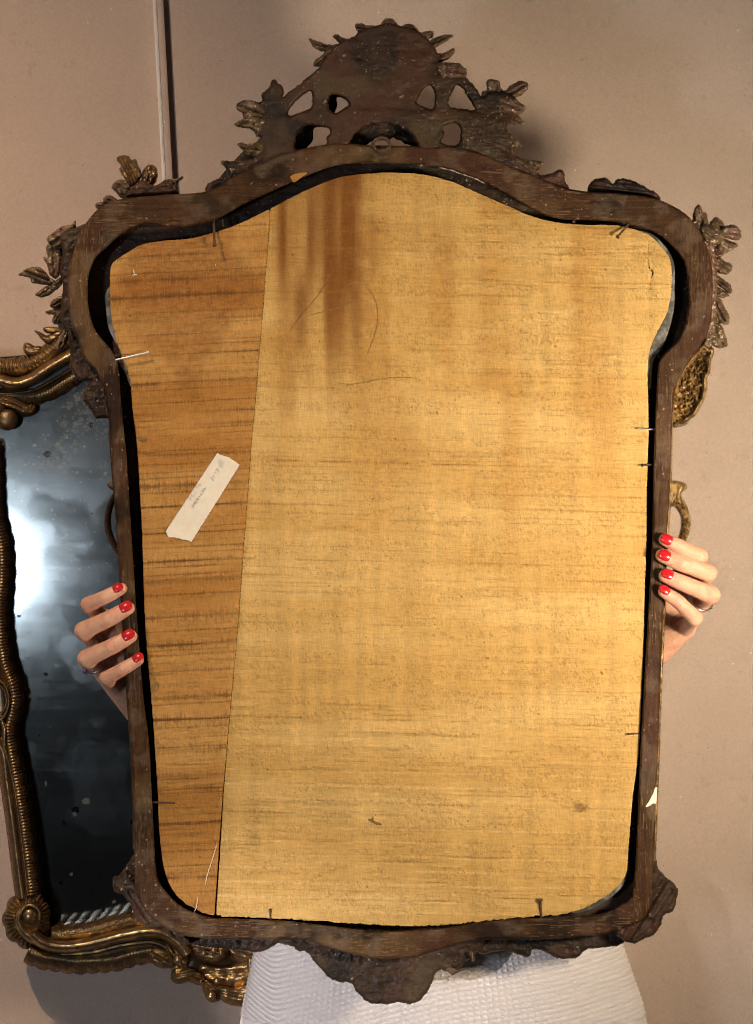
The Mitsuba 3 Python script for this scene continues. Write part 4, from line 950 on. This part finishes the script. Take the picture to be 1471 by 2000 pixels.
def fingernail(dip, tip, center, length, width, roll, r, press=0.0):
    """A curved plate on the finger. center: the pixel of its middle, roll: how far the nail's face turns up from the camera."""
    d_, t_ = P(*dip), P(*tip)
    ax = (t_ - d_) / np.linalg.norm(t_ - d_)
    up = np.array([0, 0, 1.0]) - ax * ax[2]
    up /= np.linalg.norm(up)
    fc = np.cross(up, ax)
    fc = fc if fc[1] < 0 else -fc
    nrm = fc * math.cos(roll) + up * math.sin(roll)
    side = np.cross(nrm, ax)
    along = np.dot(P(center[0], center[1], tip[2]) - d_, ax)
    c0 = d_ + ax * along
    u, w = np.meshgrid(np.linspace(-1, 1, 17), np.linspace(-1, 1, 15), indexing='ij')
    rr = r * 0.97
    sq = (1 - 0.22 * np.abs(u)**3)
    th = w * (width / 2) / rr * sq
    lu = length / 2 * u * (1 - 0.10 * w * w)
    V = {}
    layers = []
    for thick in (0.0009, -0.0016):
        edge_ = np.maximum(np.abs(u), np.abs(w))
        h = rr + thick * np.where(edge_ > 0.99, 0.2 if thick > 0 else 1, 1) - 0.0011 * (u + 0.1)**2
        layers.append(c0 + ax * lu[..., None] + nrm * (h * np.cos(th))[..., None] + side * (h * np.sin(th))[..., None])
    n_, k_ = u.shape
    Vv = np.vstack([layers[0].reshape(-1, 3), layers[1].reshape(-1, 3)])
    i = np.arange(n_ * k_).reshape(n_, k_)
    q = np.concatenate([np.stack([i[:-1, :-1], i[1:, :-1], i[1:, 1:]], -1).reshape(-1, 3), np.stack([i[:-1, :-1], i[1:, 1:], i[:-1, 1:]], -1).reshape(-1, 3)])
    rim_ = np.concatenate([i[0], i[1:, -1], i[-1, ::-1][1:], i[::-1, 0][1:-1]])
    o_ = n_ * k_
    sd = np.concatenate([np.stack([rim_, np.roll(rim_, -1), np.roll(rim_, -1) + o_], 1), np.stack([rim_, np.roll(rim_, -1) + o_, rim_ + o_], 1)])
    m_ = trimesh.Trimesh(Vv, np.vstack([q, q[:, ::-1] + o_, sd]), process=False)
    trimesh.repair.fix_normals(m_)
    return m_


for f_, c_, L_, W_, roll in ((LF[0], (231, 1148), 0.0098, 0.0095, 0.55), (LF[1], (246, 1184), 0.0118, 0.0112, 0.50), (LF[2], (251, 1239), 0.0118, 0.0110, 0.50), (LF[3], (269, 1282), 0.0102, 0.0088, 0.55),
                             (RF[0], (1302, 1052), 0.0112, 0.0100, 0.15), (RF[1], (1298, 1083), 0.0112, 0.0105, 0.20), (RF[2], (1303, 1121), 0.0112, 0.0095, 0.45), (RF[3], (1297, 1152), 0.0105, 0.0085, 0.40)):
    part(pr, 'fingernail', fingernail(f_[2], f_[3], c_, L_, W_, roll, f_[4] * 0.88), 'nail_varnish', smooth=50)


def finger_ring(f_, k, stones, tilt):
    a_, b_ = P(*f_[1]), P(*f_[0])
    c = a_ + (b_ - a_) * k
    ax = (b_ - a_) / np.linalg.norm(b_ - a_)
    u = np.cross(ax, [0, 0, 1.0])
    u /= np.linalg.norm(u)
    w = np.cross(ax, u)
    tt = np.linspace(0, 2 * math.pi, 40, endpoint=False)
    r = f_[4] * 1.10 + 0.0006
    q = c + r * (np.cos(tt)[:, None] * u + np.sin(tt)[:, None] * w)
    rg = part(pr, 'finger_ring', tube(q, 0.0009, 8, closed=True), 'silver')
    for j, (ang, sz, mt) in enumerate(stones):
        d_ = math.cos(ang) * u + math.sin(ang) * w
        g = trimesh.creation.icosphere(1, sz)
        g.apply_translation(c + d_ * (r + sz * 0.5))
        part(rg, 'stone', g, mt, smooth=False)


def facing(f_, px):
    """The angle round the finger that points to the given side in the picture."""
    a_, b_ = P(*f_[1]), P(*f_[0])
    ax = (b_ - a_) / np.linalg.norm(b_ - a_)
    u = np.cross(ax, [0, 0, 1.0])
    u /= np.linalg.norm(u)
    w = np.cross(ax, u)
    return math.atan2(np.dot(px, w), np.dot(px, u))


t0 = facing(LF[2], np.array([-0.75, -0.35, -0.7]))
finger_ring(LF[2], 0.42, [(t0, 0.0026, 'violet_stone'), (t0 + 0.45, 0.0013, 'silver'), (t0 - 0.42, 0.0013, 'silver'), (t0 + 0.2, 0.0011, 'silver'), (t0 - 0.2, 0.0010, 'silver')], 0)
t0 = facing(RF[2], np.array([0.8, -0.3, -0.6]))
finger_ring(RF[2], 0.45, [(t0, 0.0015, 'silver'), (t0 + 0.35, 0.0012, 'silver'), (t0 - 0.35, 0.0012, 'silver')], 0)

# dress: waffle knit, real relief where the picture shows it
CY_D, HD = 0.188, 0.070
zt = np.array([P(0, q, 0.1)[2] for q in (930, 1100, 1400, 1640, 1740, 1850, 2000, 2300, 2800)])
wt = np.array([0.15, 0.152, 0.128, 0.122, 0.145, 0.1735, 0.193, 0.222, 0.25])
ct = np.array([P(q, 0, CY_D)[0] for q in (735, 735, 735, 750, 780, 855, 864, 870, 870)])


def dress_point(th, z, relief):
    w = np.interp(-z, -zt, wt)
    cx_ = np.interp(-z, -zt, ct)
    flare = np.clip((zt[3] - z) / 0.3, 0, 1)
    fold = flare * (0.010 * np.cos(5 * th + 0.8) + 0.006 * np.cos(9 * th + 2.0))
    x = cx_ + (w + fold * 0.3 + relief) * np.cos(th)
    y = CY_D + (HD + 0.02 * flare + 0.35 * fold + relief) * np.sin(th)
    # a box pleat: the middle panel lies back between the two side panels
    px = CX + x * D / (S * (D + 0.07)) - 0.16 * (CY - z * D / (S * (D + 0.07)) + 900) * -1
    left = 1 / (1 + np.exp((px - 553) / 2.2))
    right = 1 / (1 + np.exp(-(px - 862) / 9.0))
    y = y + np.where(np.sin(th) < 0, flare**0.5 * (-0.026 * left + 0.014 * right + 0.012 * (1 - left) * (1 - right)), 0)
    return np.stack([x, y, z], -1)


def grid_mesh(th, z, relief):
    A, Z = np.meshgrid(th, z, indexing='ij')
    V = dress_point(A, Z, relief(A, Z))
    n_, k_ = A.shape
    i = np.arange(n_ * k_).reshape(n_, k_)
    F = np.concatenate([np.stack([i[:-1, :-1], i[1:, :-1], i[1:, 1:]], -1).reshape(-1, 3), np.stack([i[:-1, :-1], i[1:, 1:], i[:-1, 1:]], -1).reshape(-1, 3)])
    return trimesh.Trimesh(V.reshape(-1, 3), F, process=False)


def waffle(A, Z):
    w = np.interp(-Z, -zt, wt)
    x = w * np.cos(A)
    arc = (A + math.pi / 2) * 0.155
    xs = np.linspace(-0.5, 0.5, 400)
    slope = np.interp(xs, [-0.2, -0.165, -0.155, -0.02, 0.03, 0.07, 0.2], [-0.6, -0.5, 0.34, 0.30, 0.10, 0.13, 0.18])
    g = np.cumsum(slope) * (xs[1] - xs[0])
    v = Z - np.interp(x, xs, g)
    a_ = np.abs(np.sin(np.pi * arc / 0.0054))
    b_ = np.abs(np.sin(np.pi * v / 0.0049))
    side_ = np.clip((-x - 0.145) / 0.02, 0, 1)
    return 0.0027 * (np.maximum((1 - a_)**1.4 * (0.75 - 0.6 * side_ - 0.35 * np.clip((x - 0.05) / 0.06, 0, 1)), (1 - b_)**1.1) - 0.5) + 0.0002 * (nnoise(np.stack([arc * 900, v * 900, 0 * v], -1), 2) - 0.5)


zs = P(0, 1800, 0.1)[2]
zb = P(0, 2030, 0.1)[2]
fine = grid_mesh(np.linspace(-math.pi - 0.25, 0.25, 760), np.linspace(zs, zb, 250), waffle)
none = lambda A, Z: 0 * A
rest = [grid_mesh(np.linspace(-math.pi, math.pi, 90), np.linspace(zt[0], zs + 0.0008, 60), none), grid_mesh(np.linspace(0.25, math.pi - 0.25, 40), np.linspace(zs, zb, 20), none),
        grid_mesh(np.linspace(-math.pi, math.pi, 90), np.linspace(zb, zt[-1], 30), none)]
part(pr, 'dress', trimesh.util.concatenate([fine, *rest]), 'white_knit', 'white waffle-knit dress', smooth=True)
